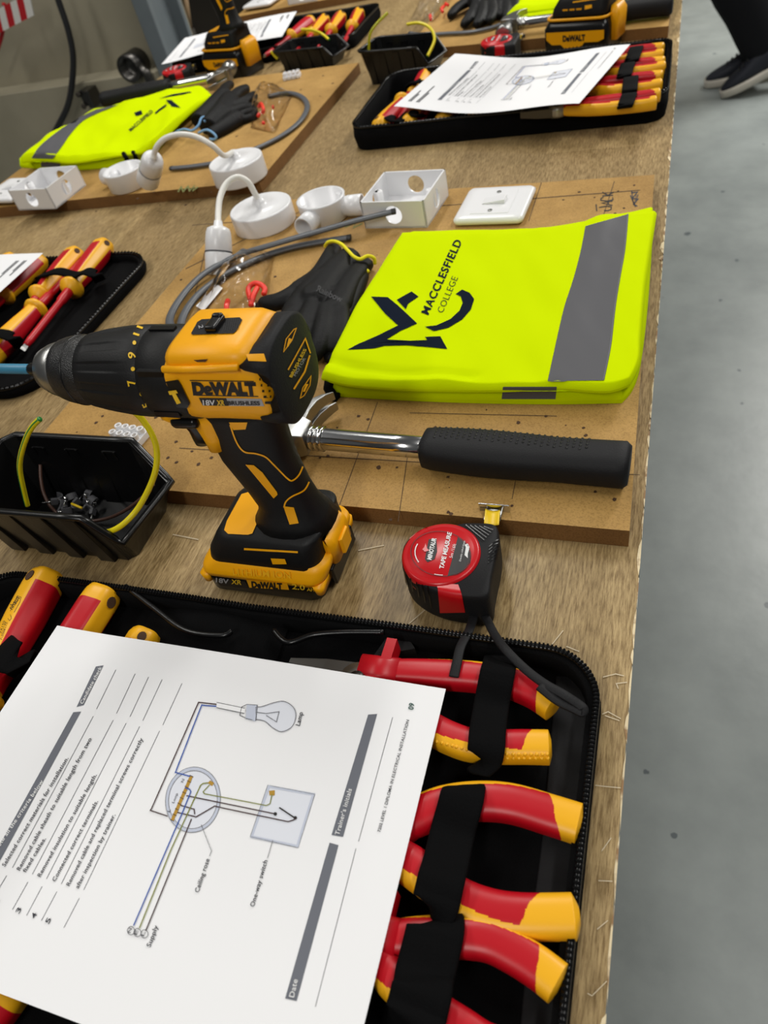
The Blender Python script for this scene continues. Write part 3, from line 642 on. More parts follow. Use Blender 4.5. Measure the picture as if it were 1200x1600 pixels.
# ================================================================ WORKSHEETS
PA = T(95, 983, .035); PB = T(690, 1076, .035); PU = (PB-PA).normalized(); PV = V(PU.y, -PU.x, 0)
def q2(px, py): d = T(px, py, .035)-PA; return (d.dot(PU), d.dot(PV))
def worksheet(label, loc, rz, bend, near=False):
    t = None
    mp = lambda px, py: (lambda q: bend(q[0], q[1], .00025))(q2(px, py))
    mb = MB()
    mb.grid(lambda u, v: bend(u*.297, v*.210, 0), 36, 24, 'paper'); n0 = len(mb.v)
    mb.grid(lambda u, v: bend(u*.297, v*.210, -.0002), 36, 24, 'paper')
    def L2(pts, w, m, closed=False): mb.line2(pts, w, m, mp, closed, sub=3)
    # header bars and their words
    mb.poly2([(153, 1045), (165, 1043), (134, 1105), (123, 1108)], 'ink_bar', mp, 2)
    mb.poly2([(118, 1116), (130, 1115), (-27, 1404), (-42, 1404)], 'ink_bar', mp, 4)
    mb.poly2([(576, 1118), (590, 1117), (537, 1309), (519, 1306)], 'ink_bar', mp, 4)
    mb.poly2([(516, 1318), (530, 1322), (465, 1565), (447, 1561)], 'ink_bar', mp, 4)
    mpt = lambda px, py: (lambda q: bend(q[0], q[1], .0006))(q2(px, py))
    tx = lambda s, a, b, h, m='ink_text', bold=.012, sp=1.05: mb.text2(s, a, b, h, m, mpt, bold, up=None, spacing=sp)
    tx('Candidate check', (133, 1104), (163, 1047), 5.2, 'print_white')
    tx('Complete all the criteria below', (-14, 1353), (72, 1224), 5.5, 'print_white')
    tx('Selected correct materials for installation.', (12, 1357), (111, 1188), 6)
    tx('Removed cable sheath to suitable length from two', (35, 1363), (147, 1158), 6)
    tx('fixed cables.', (44, 1366), (76, 1313), 6)
    tx('Removed insulation to suitable length.', (67, 1373), (155, 1214), 6)
    tx('Connected correct terminals.', (90, 1380), (157, 1255), 6)
    tx('Removed cable and replaced terminal screws correctly', (112, 1387), (227, 1158), 6)
    tx('after inspection by trainer.', (126, 1391), (184, 1276), 6)
    for s_, p in (('2', (2, 1417)), ('3', (36, 1430)), ('4', (60, 1438)), ('5', (82, 1446))): tx(s_, (p[0]-2, p[1]), (p[0]+2, p[1]-8), 7)
    for a, b in (((184, 1050), (154, 1111)), ((214, 1056), (185, 1118)), ((235, 1061), (206, 1123)), ((256, 1065), (226, 1129)), ((287, 1071), (257, 1136)),
                 ((149, 1122), (23, 1358)), ((180, 1128), (54, 1368)), ((200, 1133), (76, 1375)), ((221, 1138), (99, 1383)), ((252, 1145), (134, 1392)),
                 ((14, 1370), (-12, 1414)), ((47, 1380), (23, 1423)), ((69, 1387), (45, 1432)), ((92, 1395), (68, 1440)), ((127, 1405), (103, 1451)),
                 ((614, 1122), (561, 1316)), ((557, 1327), (494, 1574))): L2([a, b], .9, 'ink_line')
    tx("Trainer's initials", (531, 1307), (551, 1235), 7, 'print_white'); tx('Date', (461, 1560), (467, 1532), 8, 'print_white')
    tx('7202 LEVEL 1 DIPLOMA IN ELECTRICAL INSTALLATION', (595, 1302), (640, 1127), 4.6, 'ink_text', .01); tx('09', (646, 1111), (648, 1101), 8, 'ink_dark_green', .02)
    tx('Supply', (238, 1482), (250, 1449), 7); tx('Lamp', (470, 1137), (475, 1116), 7); tx('Ceiling rose', (313, 1397), (330, 1345), 7); tx('One-way switch', (399, 1419), (420, 1347), 7)
    # wiring diagram
    ell = [(302+45*math.cos(a)*.55-52*math.sin(a)*.12+1, 1253+50*math.sin(a)+4*math.cos(a)) for a in [i*2*PI/40 for i in range(40)]]
    ex = (304, 1252)
    def E(k): return [(ex[0]+k*(40*math.cos(a)-13*math.sin(a)*.55), ex[1]+k*(48*math.sin(a)+10*math.cos(a)*.6)) for a in [i*2*PI/44 for i in range(44)]]
    mb.poly2(E(1), 'ink_pale', mp, 1)
    mp0 = mp; mp = lambda px, py: (lambda q: bend(q[0], q[1], .0004))(q2(px, py))
    mb.line2(E(1), 4.5, 'ink_pale_blue', mp, True); mb.line2(E(1.05), .8, 'ink_line', mp, True); mb.line2(E(.93), .8, 'ink_line', mp, True)
    sq = [(422, 1231), (491, 1243), (466, 1324), (395, 1309)]; mb.poly2(sq, 'ink_pale', mp0, 3); mb.line2(sq, 4, 'ink_pale_blue', mp, True, 4); mb.line2([(420, 1229), (493, 1243), (467, 1326), (393, 1309)], .8, 'ink_line', mp, True, 4)
    mp = lambda px, py: (lambda q: bend(q[0], q[1], .00055))(q2(px, py))
    mb.line2([(302, 1215), (272, 1284)], 5, 'ink_gold', mp, sub=4)
    mb.poly2([(327, 1226), (331, 1222), (337, 1226), (334, 1231)], 'ink_gold', mp); mb.poly2([(422, 1238), (431, 1237), (431, 1245), (423, 1245)], 'ink_gold', mp)
    mp = lambda px, py: (lambda q: bend(q[0], q[1], .0007))(q2(px, py))
    for k in range(9): a = (302-30*(k/8)-3, 1215+69*(k/8)-1); mb.line2([a, (a[0]+6, a[1]+3)], .9, 'ink_brown', mp)
    w = 1.7
    L2([(300, 1216), (277, 1210), (318, 1105), (323, 1106), (341, 1107)], w, 'ink_blue'); L2([(265, 1278), (238, 1269), (240, 1266), (313, 1101), (341, 1104)], w, 'ink_brown')
    L2([(212, 1448), (288, 1272), (301, 1240), (299, 1236), (292, 1234)], w, 'ink_blue'); L2([(221, 1452), (270, 1330), (316, 1230), (320, 1227), (328, 1226)], w, 'ink_green')
    L2([(231, 1456), (302, 1282)], w, 'ink_brown'); L2([(307, 1275), (306, 1267), (285, 1261)], w, 'ink_brown')
    L2([(330, 1229), (320, 1240), (322, 1243), (418, 1261), (424, 1258), (427, 1243)], 1.4, 'ink_green')
    L2([(294, 1246), (432, 1274)], w, 'ink_brown'); L2([(280, 1272), (309, 1279), (338, 1262), (350, 1265), (452, 1286), (461, 1283), (464, 1279)], w, 'ink_brown')
    L2([(438, 1264), (462, 1280)], 2.2, 'print_black')
    for c in ((432, 1274), (463, 1280)): mb.poly2([(c[0]+2.8*math.cos(a), c[1]+2.8*math.sin(a)) for a in [i*PI/5 for i in range(10)]], 'print_black', mp)
    L2([(317, 1291), (333, 1332), (330, 1340)], .8, 'ink_line'); L2([(428, 1315), (420, 1343)], .8, 'ink_line')
    for s_, c in (('N', (208, 1456)), ('E', (218, 1459)), ('L', (229, 1461))):
        mb.line2([(c[0]+5.5*math.cos(a), c[1]+6.5*math.sin(a)) for a in [i*PI/8 for i in range(16)]], .9, 'ink_text', mp, True); mb.text2(s_, (c[0]-1, c[1]+4), (c[0]+1.5, c[1]-3), 5, 'ink_text', mp)
    for s_, a, b in (('N', (289, 1226), (291, 1221)), ('Loop', (275, 1258), (281, 1243)), ('L', (268, 1272), (270, 1268))): mb.text2(s_, a, b, 4, 'ink_text', mp)
    mb.line2([(341, 1105), (385, 1114)], 7, 'paper', mp); mb.line2([(341, 1101), (385, 1110)], .8, 'ink_text', mp); mb.line2([(341, 1109), (384, 1118)], .8, 'ink_text', mp)
    bulb = cr([(402, 1108, 0), (412, 1107, 0), (430, 1101, 0), (446, 1099, 0), (460, 1108, 0), (464, 1122, 0), (458, 1138, 0), (442, 1146, 0), (428, 1140, 0), (416, 1130, 0), (402, 1127, 0)], 4)
    bulb = [(p.x, p.y) for p in bulb]; mb.poly2(bulb, 'ink_pale', mp0); mb.line2(bulb, 1.0, 'ink_line', mp, True)
    mb.poly2([(388, 1104), (404, 1105), (401, 1130), (386, 1126)], 'ink_pale_blue', mp); mb.line2([(380, 1108), (388, 1104), (404, 1105), (402, 1129), (388, 1126), (377, 1121)], .9, 'ink_text', mp, True)
    L2([(402, 1116), (418, 1118), (438, 1115), (434, 1131), (418, 1121)], .8, 'ink_text')
    # page head (its far left side)
    pq = lambda u, v: bend(u, v, .0003)
    def bq(u0, v0, u1, v1, m): mb.add([pq(u0, v0), pq(u1, v0), pq(u1, v1), pq(u0, v1)], [(0, 1, 2, 3)], m, True)

    if not near:
        for (u, v0, v1) in ((.014, .150, .190), (.0175, .162, .190), (.028, .130, .190), (.0315, .155, .190)): bq(u, v0, u+.0022, v1, 'ink_text')
    o = mb.build('worksheet', None, origin=(0, 0, 0)); o.location = loc; o.rotation_euler = (0, 0, rz)
    return tag(o, label, 'worksheet')
rz0 = math.atan2(PU.y, PU.x)
worksheet('white printed worksheet with a coloured wiring diagram, lying on the front tool case', (PA.x, PA.y, 0), rz0,
          lambda u, v, o: V(u, -v, .0365+.0012*math.sin(u*14)*(1-v*4)+.0035*math.exp(-u/.03)+o), near=True)
# ================================================================ CORDLESS DRILL
DX, DY = -.266, .310
def make_drill(label, big=False, loc=(DX, DY, 0), rz=0):
    t = thing('cordless_drill', label, 'drill', (DX, DY, 0), None)
    def sec(x, w, z0, z1, n=32, ex=.6, dx=None):
        out = []
        for j in range(n):
            a = 2*PI*j/n; c, s_ = math.cos(a), math.sin(a)
            c = math.copysign(abs(c)**ex, c); s_ = math.copysign(abs(s_)**ex, s_)
            z = (z0+z1)/2+(z1-z0)/2*s_; out.append(V(x+(dx(z) if dx else 0), DY-w*c, z))
        return out
    ZA = .1895
    # motor housing (yellow)
    front = lambda z: .006*((z-ZA)/.036)**2
    H1 = MB(); H1.rings([sec(-.2725, .0255, .170, .2135, dx=front), sec(-.2700, .0278, .1675, .2165, dx=front), sec(-.255, .0280, .1665, .2180), sec(-.245, .0274, .1665, .2190), sec(-.225, .0274, .1665, .2190), sec(-.209, .0280, .1665, .2180), sec(-.204, .026, .170, .214)], 'drill_yellow')
    # raised gearbox cover on top, raised rim round the maker's panel, side boss
    H1.rings([sec(-.266, .0235, .198, .2195, ex=.5), sec(-.261, .0258, .196, .2225, ex=.5), sec(-.220, .0258, .196, .2230, ex=.5), sec(-.210, .0235, .198, .2205, ex=.5)], 'drill_yellow')
    H1.tube([S(255, 577, DY-.0275), S(300, 577, DY-.0275), S(372, 574, DY-.0265)], .0022, 'drill_yellow', 8)
    hb = H1.build('motor_housing', t)
    bx = [(.160, -.2190), (.178, -.2150), (.1825, -.1985), (.2020, -.1965), (.2080, -.1990), (.2100, -.2070), (.2115, -.2165), (.2175, -.2170), (.2195, -.2080), (.2240, -.2020)]
    def XF(z):
        if z <= bx[0][0]: return bx[0][1]
        for (a, p), (b, q) in zip(bx, bx[1:]):
            if z <= b: return p+(q-p)*(z-a)/(b-a)
        return bx[-1][1]
    K = MB()
    def csec(xr, w, z0, z1, k): return [V(XF(p.z)*k+xr*(1-k), p.y, p.z) for p in sec(0, w, z0, z1, 96, .66)]
    K.rings([csec(0, .0270, .1660, .2195, 1), csec(-.198, .0290, .1645, .2215, .97), csec(-.1975, .0296, .1640, .2225, .5), csec(-.1975, .0295, .1640, .2225, 0), csec(-.1968, .0280, .166, .2205, 0), csec(-.1960, .0245, .170, .216, 0), csec(-.1948, .017, .178, .209, 0)], 'black_rubber')
    kb = K.build('rear_cap', t)
    # gear case, torque collar, chuck
    G = MB(); G.lathe([(.0270, -.294), (.0292, -.292), (.0294, -.281), (.0294, -.266), (.0270, -.260)], 'grip_rubber', 48, 'x', (0, DY, ZA))
    for a in range(0, 360, 60): G.box((-.280, DY+.0288*math.cos(math.radians(a+24)), ZA+.0288*math.sin(math.radians(a+24))), (.018, .004, .004), 'black_plastic')
    gb = G.build('gear_case', t)
    def ribs(r, h, a): return r*(1-.035*max(0, min(1, (h+.342)/.006))*max(0, min(1, (-.307-h)/.004))*(1 if (math.cos(a*13) > .2) else 0))
    Q = MB(); Q.lathe([(.0225, -.3445), (.0245, -.3435), (.0255, -.338), (.0268, -.331), (.0283, -.318), (.0290, -.310), (.0293, -.303), (.0293, -.292), (.0285, -.2905)], 'grip_rubber', 260, 'x', (0, DY, ZA), rad=ribs)
    qb = Q.build('torque_collar', t)
    N = MB(); N.lathe([(.0190, -.3705), (.0207, -.3685), (.0220, -.364), (.0230, -.358), (.0234, -.345), (.0225, -.343)], 'knurled_black', 48, 'x', (0, DY, ZA)); N.lathe([(.0232, -.3555), (.0236, -.3550), (.0236, -.3545), (.0232, -.3540)], 'black_plastic', 48, 'x', (0, DY, ZA))
    cb = N.build('chuck_sleeve', t)
    N = MB(); N.lathe([(.004, -.3875), (.0120, -.388), (.0143, -.3865), (.0175, -.379), (.0197, -.3700), (.0185, -.368)], 'brushed_steel', 48, 'x', (0, DY, ZA))
    for k in range(3): a = 2*PI*k/3+.5; N.box((-.3865, DY+.0065*math.cos(a), ZA+.0065*math.sin(a)), (.004, .004, .004), 'dark_steel')
    N.build('chuck_nose', t)
    N = MB(); N.lathe([(.0032, -.380), (.0045, -.387), (.0045, -.401), (.0036, -.403)], 'black_plastic', 12, 'x', (0, DY, ZA)); bt = N.build('driver_bit', t)
    N = MB(); N.lathe([(.0030, -.401), (.0036, -.403), (.0036, -.446), (.0024, -.450), (.0022, -.466), (.0008, -.473)], 'bit_blue', 12, 'x', (0, DY, ZA)); N.build('bit_sleeve', bt)
    # handle
    dz = .0
    def hsec(x0, x1, w, z, tilt=0): 
        out = []
        for j in range(28):
            a = 2*PI*j/28; c, s_ = math.cos(a), math.sin(a)
            c = math.copysign(abs(c)**.8, c); s_ = math.copysign(abs(s_)**.8, s_)
            x = (x0+x1)/2+(x1-x0)/2*c; out.append(V(x, DY-w*s_, z+tilt*(x-(x0+x1)/2)))
        return out
    A = MB()
    A.rings([hsec(-.280, -.212, .0172, .170), hsec(-.2790, -.2175, .0168, .160), hsec(-.2780, -.2200, .0164, .145), hsec(-.2765, -.2215, .0160, .121), hsec(-.2715, -.2205, .0158, .104), hsec(-.2670, -.2195, .0158, .090), hsec(-.2635, -.2170, .0165, .076), hsec(-.2660, -.2130, .0195, .066, 0), hsec(-.276, -.208, .026, .055)], 'grip_rubber')
    ab = A.build('grip', t)
    Yh = MB()                                        # yellow web in front of the grip, behind the trigger
    Yh.rings([hsec(-.2830, -.255, .0150, .170), hsec(-.2820, -.255, .0172, .160), hsec(-.2790, -.2575, .0172, .146), hsec(-.2780, -.2620, .0165, .1345)], 'drill_yellow')
    Yh.rings([hsec(-.3040, -.270, .0200, .1720), hsec(-.3035, -.270, .0200, .1640), hsec(-.2950, -.272, .0170, .1575)], 'drill_yellow')
    yb_ = Yh.build('handle_web', t)
    R_ = MB(); R_.rings([hsec(-.2960, -.276, .0110, .1620), hsec(-.2945, -.276, .0115, .155), hsec(-.2905, -.276, .0115, .147), hsec(-.2915, -.2750, .0110, .138), hsec(-.2925, -.2780, .009, .1325)], 'black_plastic'); R_.build('trigger', t)
    mb = MB(); mb.box((-.2790, DY-.0185, .1630), (.020, .007, .0080), 'black_plastic'); mb.build('direction_switch', t, bevel=.003)
    # foot (black) with yellow top plate
    up = .028 if big else 0
    def fsec(x0, x1, y0, y1, z, r, tl=0):
        return [V(x, y, z+tl*(x-x0)) for x, y in rrect((x0+x1)/2, (y0+y1)/2, x1-x0, y1-y0, r, 6)]
    F = MB()
    F.rings([fsec(-.3120, -.2170, DY-.0325, DY+.0325, .0270, .012), fsec(-.3130, -.2160, DY-.0335, DY+.0335, .0320, .012), fsec(-.3110, -.2160, DY-.0325, DY+.0325, .0400, .013), fsec(-.3040, -.2150, DY-.0300, DY+.0310, .0500, .014), fsec(-.300, -.2140, DY-.028, DY+.030, .0550, .013), fsec(-.296, -.213, DY-.026, DY+.028, .0570, .013), fsec(-.272, -.213, DY-.019, DY+.019, .060, .012)], 'grip_rubber')
    fb = F.build('foot', t)
    pr = Proj([F.bvh()], .0006)
    # battery pack
    B = MB()
    B.rings([fsec(-.3180, -.2210, DY-.0365, DY+.034, .0005, .012), fsec(-.3200, -.2190, DY-.0380, DY+.0355, .0030, .012), fsec(-.3200, -.2170, DY-.0380, DY+.0355, .0120, .012), fsec(-.3200, -.2160, DY-.0380, DY+.034, .0215, .012)], 'black_plastic')
    pk = B.build('battery_pack', t)
    B2 = MB()
    B2.rings([fsec(-.3215, -.2150, DY-.0385, DY+.0365, .0205, .012), fsec(-.3215, -.2135, DY-.0380, DY+.0365, .0240, .012), fsec(-.3195, -.2120, DY-.0365, DY+.0355, .0275, .012), fsec(-.3155, -.2110, DY-.0345, DY+.0340, .0310, .012), fsec(-.310, -.211, DY-.032, DY+.032, .036, .012)], 'drill_yellow')
    for sx in (-.3165, -.2190):                         # yellow claws that reach down over the black base
        B2.rings([fsec(sx-.004, sx+.003, DY-.0386, DY+.0362, .012, .003), fsec(sx-.005, sx+.004, DY-.0388, DY+.0366, .021, .003)], 'drill_yellow')
    B2.rings([fsec(-.2180, -.2080, DY-.0170, DY+.0170, .024, .005), fsec(-.2180, -.2070, DY-.0165, DY+.0165, .044, .005), fsec(-.2180, -.2100, DY-.0155, DY+.0155, .050, .005)], 'drill_yellow')
    sh = B2.build('battery_cover', pk)
    L_ = MB(); L_.rings([[V(-.2075, DY+s1*.008, z) for s1 in (1, -1)]+[V(-.2045, DY+s1*.007, z) for s1 in (-1, 1)] for z in (.026, .042)], 'drill_yellow', smooth=False); L_.build('release_button', pk, bevel=.001)
    mb = MB(); mb.box((-.2130, DY+.0, .0155), (.004, .046, .018), 'black_plastic'); mb.build('end_panel', pk, bevel=.0015)
    bvs = [K.bvh(), H1.bvh(), Q.bvh(), G.bvh(), A.bvh(), Yh.bvh(), F.bvh(), B.bvh(), B2.bvh()]
    P = Proj([H1.bvh()], .0004); D_ = MB()
    D_.line2([(297, 594), (397, 595.5)], 1.6, 'print_black', P, sub=8); D_.line2([(307, 617), (404, 619)], 1.6, 'print_black', P, sub=8)
    D_.text2('DeWALT', (302, 615.5), (402, 616), 17, 'print_black', P, .075, up=(-2.6, -18))
    D_.poly2([(311, 621), (354, 621.5), (358, 633.5), (317, 633)], 'print_black', P, 2); D_.poly2([(354, 621.5), (408, 622.5), (413, 634), (358, 633.5)], 'print_grey', P, 3)
    P2 = Proj([H1.bvh()], .0007)
    D_.text2('18V', (318, 632), (337, 632), 8, 'print_white', P2, .02, up=(-1, -8)); D_.text2('XR', (340, 632), (352, 632), 8, 'print_yellow', P2, .03, up=(-1, -8)); D_.text2('BRUSHLESS', (357, 631.5), (407, 631.8), 6, 'print_black', P2, .035, up=(-1, -6))
    for k in range(6): D_.line2([(403+k*2.2, 583+k*9.0), (416+k*1.6, 584.5+k*8.8)], 3.6, 'print_black', P2)
    D_.poly2([(303, 562), (309, 565), (322, 565), (326, 561)], 'stud_brown', P2)
    D_.build('printed_panel', hb)
    # slots, hammer-mode button, speed selector
    mb = MB(); Pb = Proj([H1.bvh(), G.bvh()], .0010)
    mb.poly2([(260, 595), (279, 592), (284, 600), (298, 629), (294, 636), (277, 635)], 'black_plastic', Pb, 2); pn = mb.build('mode_window', t)
    mb = MB(); Pb = Proj([H1.bvh(), G.bvh()], .0016); mb.poly2([(265, 610), (277, 607), (280, 612), (275, 613), (283, 627), (278, 629), (271, 615), (267, 615)], 'print_yellow', Pb); mb.build('hammer_mark', pn)
    mb = MB(); Pb = Proj([H1.bvh()], .0006)
    mb.poly2([(299, 522), (309, 504), (316, 500), (375, 497), (379, 501), (370, 518), (365, 522), (301, 524)], 'black_rubber', Pb, 2)
    sel = mb.build('speed_selector', t)
    mb = MB(); c = Proj([H1.bvh()], .001)(338, 510); mb.box(c+V(0, 0, .0010), (.008, .014, .0045), 'black_plastic'); mb.box(c+V(.0, .005, .0020), (.007, .004, .005), 'black_plastic'); mb.build('selector_knob', sel, bevel=.0015)
    mb = MB(); mb.text2('2', (311, 511), (312.5, 516), 7, 'print_grey', Proj([H1.bvh()], .0012), up=(7, -1)); mb.build('speed_number', sel)
    for k in range(7): pass
    mb = MB(); Pg = Proj([H1.bvh()], .0009)
    for k in range(8):
        if k in (): continue
        mb.line2([(349+k*3.4, 519-k*.2), (353+k*3.2, 500)], .7, 'print_black', Pg)
    mb.build('selector_ribs', sel)
    # collar numbers
    mb = MB(); Pc = Proj([Q.bvh()], .0004)
    for s_, a, b, u in (('11', (216, 526), (210, 513), (-9, 4)) if 0 else ('11', (212, 526), (219, 512), (9, 3)), ('9', (207, 561), (206.5, 551), (11, 1)), ('7', (207, 601), (205, 592), (11, -3)), ('5', (229, 634), (226, 627), (9, -4))):
        u = (-u[0], -u[1]); mb.text2(s_, (a[0]+5, a[1]-0), (b[0]+5, b[1]), 9, 'print_yellow', Pc, .02, up=u)
    for c in ((210.5, 536), (208, 576.5), (221, 615)): mb.poly2([(c[0]+2.9*math.cos(a), c[1]+3.3*math.sin(a)) for a in [i*PI/6 for i in range(12)]], 'print_yellow', Pc)
    mb.build('torque_numbers', qb)
    # rear cap trims
    mb = MB(); Pk = Proj([K.bvh()], .0005)
    mb.poly2([(385, 554), (413, 553), (417, 565), (389, 564)], 'drill_yellow', Pk, 1)
    mb.line2([(449, 578), (476, 529), (484, 552)], 2.0, 'drill_yellow', Pk, sub=6); mb.line2([(458, 608), (475, 581), (483, 555)], 2.6, 'drill_yellow', Pk, sub=6)
    for q in ([(442, 550), (446, 530), (458, 515), (462, 513), (455, 532)], [(468, 622), (472, 606), (485, 587), (483, 602), (474, 618)]): mb.line2(q, 1.4, 'drill_yellow', Pk, closed=True, sub=3)
    mb.poly2([(446, 545), (450, 528), (455, 530), (450, 541)], 'drill_yellow', Pk); mb.poly2([(472, 612), (477, 600), (481, 600), (475, 612)], 'drill_yellow', Pk)
    mb.text2('BRUSHLESS', (455, 590), (478, 546), 5, 'print_yellow', Pk, .02, up=(-4.5, -1.5)); mb.text2('MOTOR', (461, 588), (477, 560), 4, 'print_grey', Pk, .0, up=(-4, -1.5))
    mb.build('cap_trim', kb)
    # grip inlays
    mb = MB(); Pa = Proj([A.bvh(), F.bvh(), Yh.bvh()], .0006)
    mb.poly2([(358, 659), (387, 659), (384, 670), (365, 671)], 'drill_yellow', Pa, 2)
    mb.line2(cr([(360, 663, 0), (370, 690, 0), (382, 705, 0), (400, 708, 0), (416, 714, 0), (432, 730, 0), (450, 748, 0), (457, 750, 0), (466, 742, 0), (472, 729, 0)], 5), 2.2, 'drill_yellow', lambda x, y: Pa(x, y)) if 0 else mb.line2([(p.x, p.y) for p in cr([(360, 663, 0), (370, 690, 0), (382, 705, 0), (400, 708, 0), (416, 714, 0), (432, 730, 0), (450, 748, 0), (457, 750, 0), (466, 742, 0), (472, 729, 0)], 5)], 2.4, 'drill_yellow', Pa)
    mb.line2([(p.x, p.y) for p in cr([(482, 753, 0), (474, 766, 0), (456, 775, 0), (447, 783, 0), (444, 792, 0)], 5)], 2.4, 'drill_yellow', Pa)
    mb.poly2([(384, 725), (397, 726), (410, 737), (433, 768), (434, 772), (428, 778)], 'drill_yellow', Pa, 2)
    mb.poly2([(443, 790), (459, 792), (467, 817), (453, 819)], 'drill_yellow', Pa, 2)
    mb.build('grip_inlays', ab)
    mb = MB(); mb.text2('MICROGRIP', (391, 728), (428, 774), 5, 'tool_yellow', Proj([A.bvh(), F.bvh()], .0009), .0, up=(3, -3)) if 0 else None
    mb = MB(); Pf = Proj([F.bvh()], .0008)
    mb.poly2([(378, 773), (388, 770), (402, 771), (413, 790), (412, 797), (395, 834), (388, 836), (357, 835), (351, 829), (355, 815)], 'drill_yellow', Pf, 3); mb.build('top_plate', fb)
    mb = MB(); mb.line2([(382, 857), (466, 862)], 3, 'drill_yellow', Pf, sub=8); mb.poly2([(424, 871), (446, 872), (449, 880), (427, 880)], 'drill_yellow', Proj([F.bvh()], .0012), 1); mb.build('side_stripe', fb)
    # battery print
    mb = MB(); Pp = Proj([B.bvh(), B2.bvh()], .0004)
    mb.poly2([(334, 903), (383, 908), (390, 919), (345, 915)], 'print_black', Pp, 2); mb.poly2([(385, 905), (449, 911), (452, 921), (390, 917.5)], 'drill_yellow', Pp, 3)
    Pp = Proj([B.bvh(), B2.bvh()], .0008)
    mb.text2('DeWALT', (394, 916.5), (442, 919.5), 8, 'print_black', Pp, .05, up=(-1, -9)); mb.text2('18V', (338, 908.5), (358, 911), 7, 'print_grey', Pp, .02, up=(0, -7)); mb.text2('XR', (362, 911), (378, 912.5), 7, 'print_yellow', Pp, .02, up=(0, -7))
    mb.text2('2.0', (457, 919), (477, 921), 8, 'print_yellow', Pp, .02, up=(0, -8)); mb.text2('AH', (480, 922), (491, 923), 5, 'print_yellow', Pp, .02, up=(0, -5))
    mb.build('battery_label', pk)
    mb = MB(); mb.text2('LITHIUM ION', (365, 897.5), (455, 903), 10, 'tool_yellow', Proj([B2.bvh()], .0008), .02, up=(-1, -10)); mb.build('raised_lettering', pk)
    return t
drill = make_drill('yellow and black cordless drill standing on the laminate in front, large in the centre left')
# ================================================================ HAMMERS
def make_hammer(label):
    t = thing('hammer', label, 'hammer', (0, 0, 0), 'claw hammers')           # lies along +x, head at 0, resting on z = 0
    mb = MB(); z = .017
    mb.tube([V(.006, 0, z), V(.03, 0, z), V(.09, 0, z), V(.135, 0, z)], lambda u: .0095-.0005*u, 'chrome', 24)
    for x in (.016, .021, .026): mb.lathe([(.0094, x), (.0108, x+.0006), (.0108, x+.0018), (.0094, x+.0024)], 'chrome', 24, 'x', (0, 0, z))
    mb.build('shaft', t)
    mb = MB()
    def g(u): 
        x = u; return (.0165+.0022*math.sin(min(1, u*1.5)*PI)+.001*u, .0135+.0015*math.sin(min(1, u*1.5)*PI)+.0022*max(0, u-.5))
    P = [V(.118+.152*u/24, -.0008*math.sin(u/24*PI), z) for u in range(25)]
    mb.tube([V(.1165, 0, z)]+P+[V(.2735, 0, z)], lambda u: (g(u)[0]*(.82 if u < .02 or u > .985 else 1)*(.93 if .02 <= u < .05 else 1), g(u)[1]*(.82 if u < .02 or u > .985 else 1)), 'black_rubber', 32, up=(0, 0, 1), ex=.75)
    gr = mb.build('rubber_grip', t)
    b = mb.bvh(); mb = MB()
    for i in range(26):
        for j in range(5):
            x = .128+i*.0046; y = (-.008+j*.004)+(.002 if i % 2 else 0)+.006
            h = b.ray_cast(V(x, y*.9, .1), V(0, 0, -1))
            if h[0] is not None: mb.lathe([(.0001, .0004), (.0010, .0003), (.0011, -.001)], 'black_plastic', 6, 'z', h[0])
    for x in (.247, .252):
        pass
    mb.build('grip_dimples', gr)
    mb = MB(); 
    mb.rings([[V(x, y*s_, z+w*s2) for s_, s2 in ((1, 1), (-1, 1), (-1, -1), (1, -1))] for x, y, w in ((-.017, .010, .011), (-.012, .013, .013), (.004, .013, .013), (.014, .0105, .0105))], 'brushed_steel')
    mb.lathe([(.009, -.012), (.0085, -.028), (.0130, -.034), (.0145, -.038), (.0145, -.052), (.0125, -.054)], 'brushed_steel', 28, 'y', (-.002, 0, z))
    for q in (1, -1):
        mb.rings([[V(x+w, y, z+q*(.0015)), V(x+w, y, z+q*h), V(x-w, y, z+q*h), V(x-w, y, z+q*.0015)][::q] for x, y, w, h in ((-.002, .008, .011, .012), (0, .022, .008, .0125), (.005, .034, .005, .0125), (.012, .044, .0025, .0115), (.018, .050, .001, .010))], 'brushed_steel')
    mb.build('hammer_head', t, bevel=.0015); return t
ham = make_hammer('claw hammer with chrome shaft and black rubber grip on the front board')
a, b = T(462, 683, BZ+.017), T(984, 728, BZ+.017)
ham.location = (a.x, a.y, BZ); ham.rotation_euler = (0, 0, math.atan2(b.y-a.y, b.x-a.x)); ham.scale = (((b-a).length)/.2735,)*3
G_H = 'claw hammers'
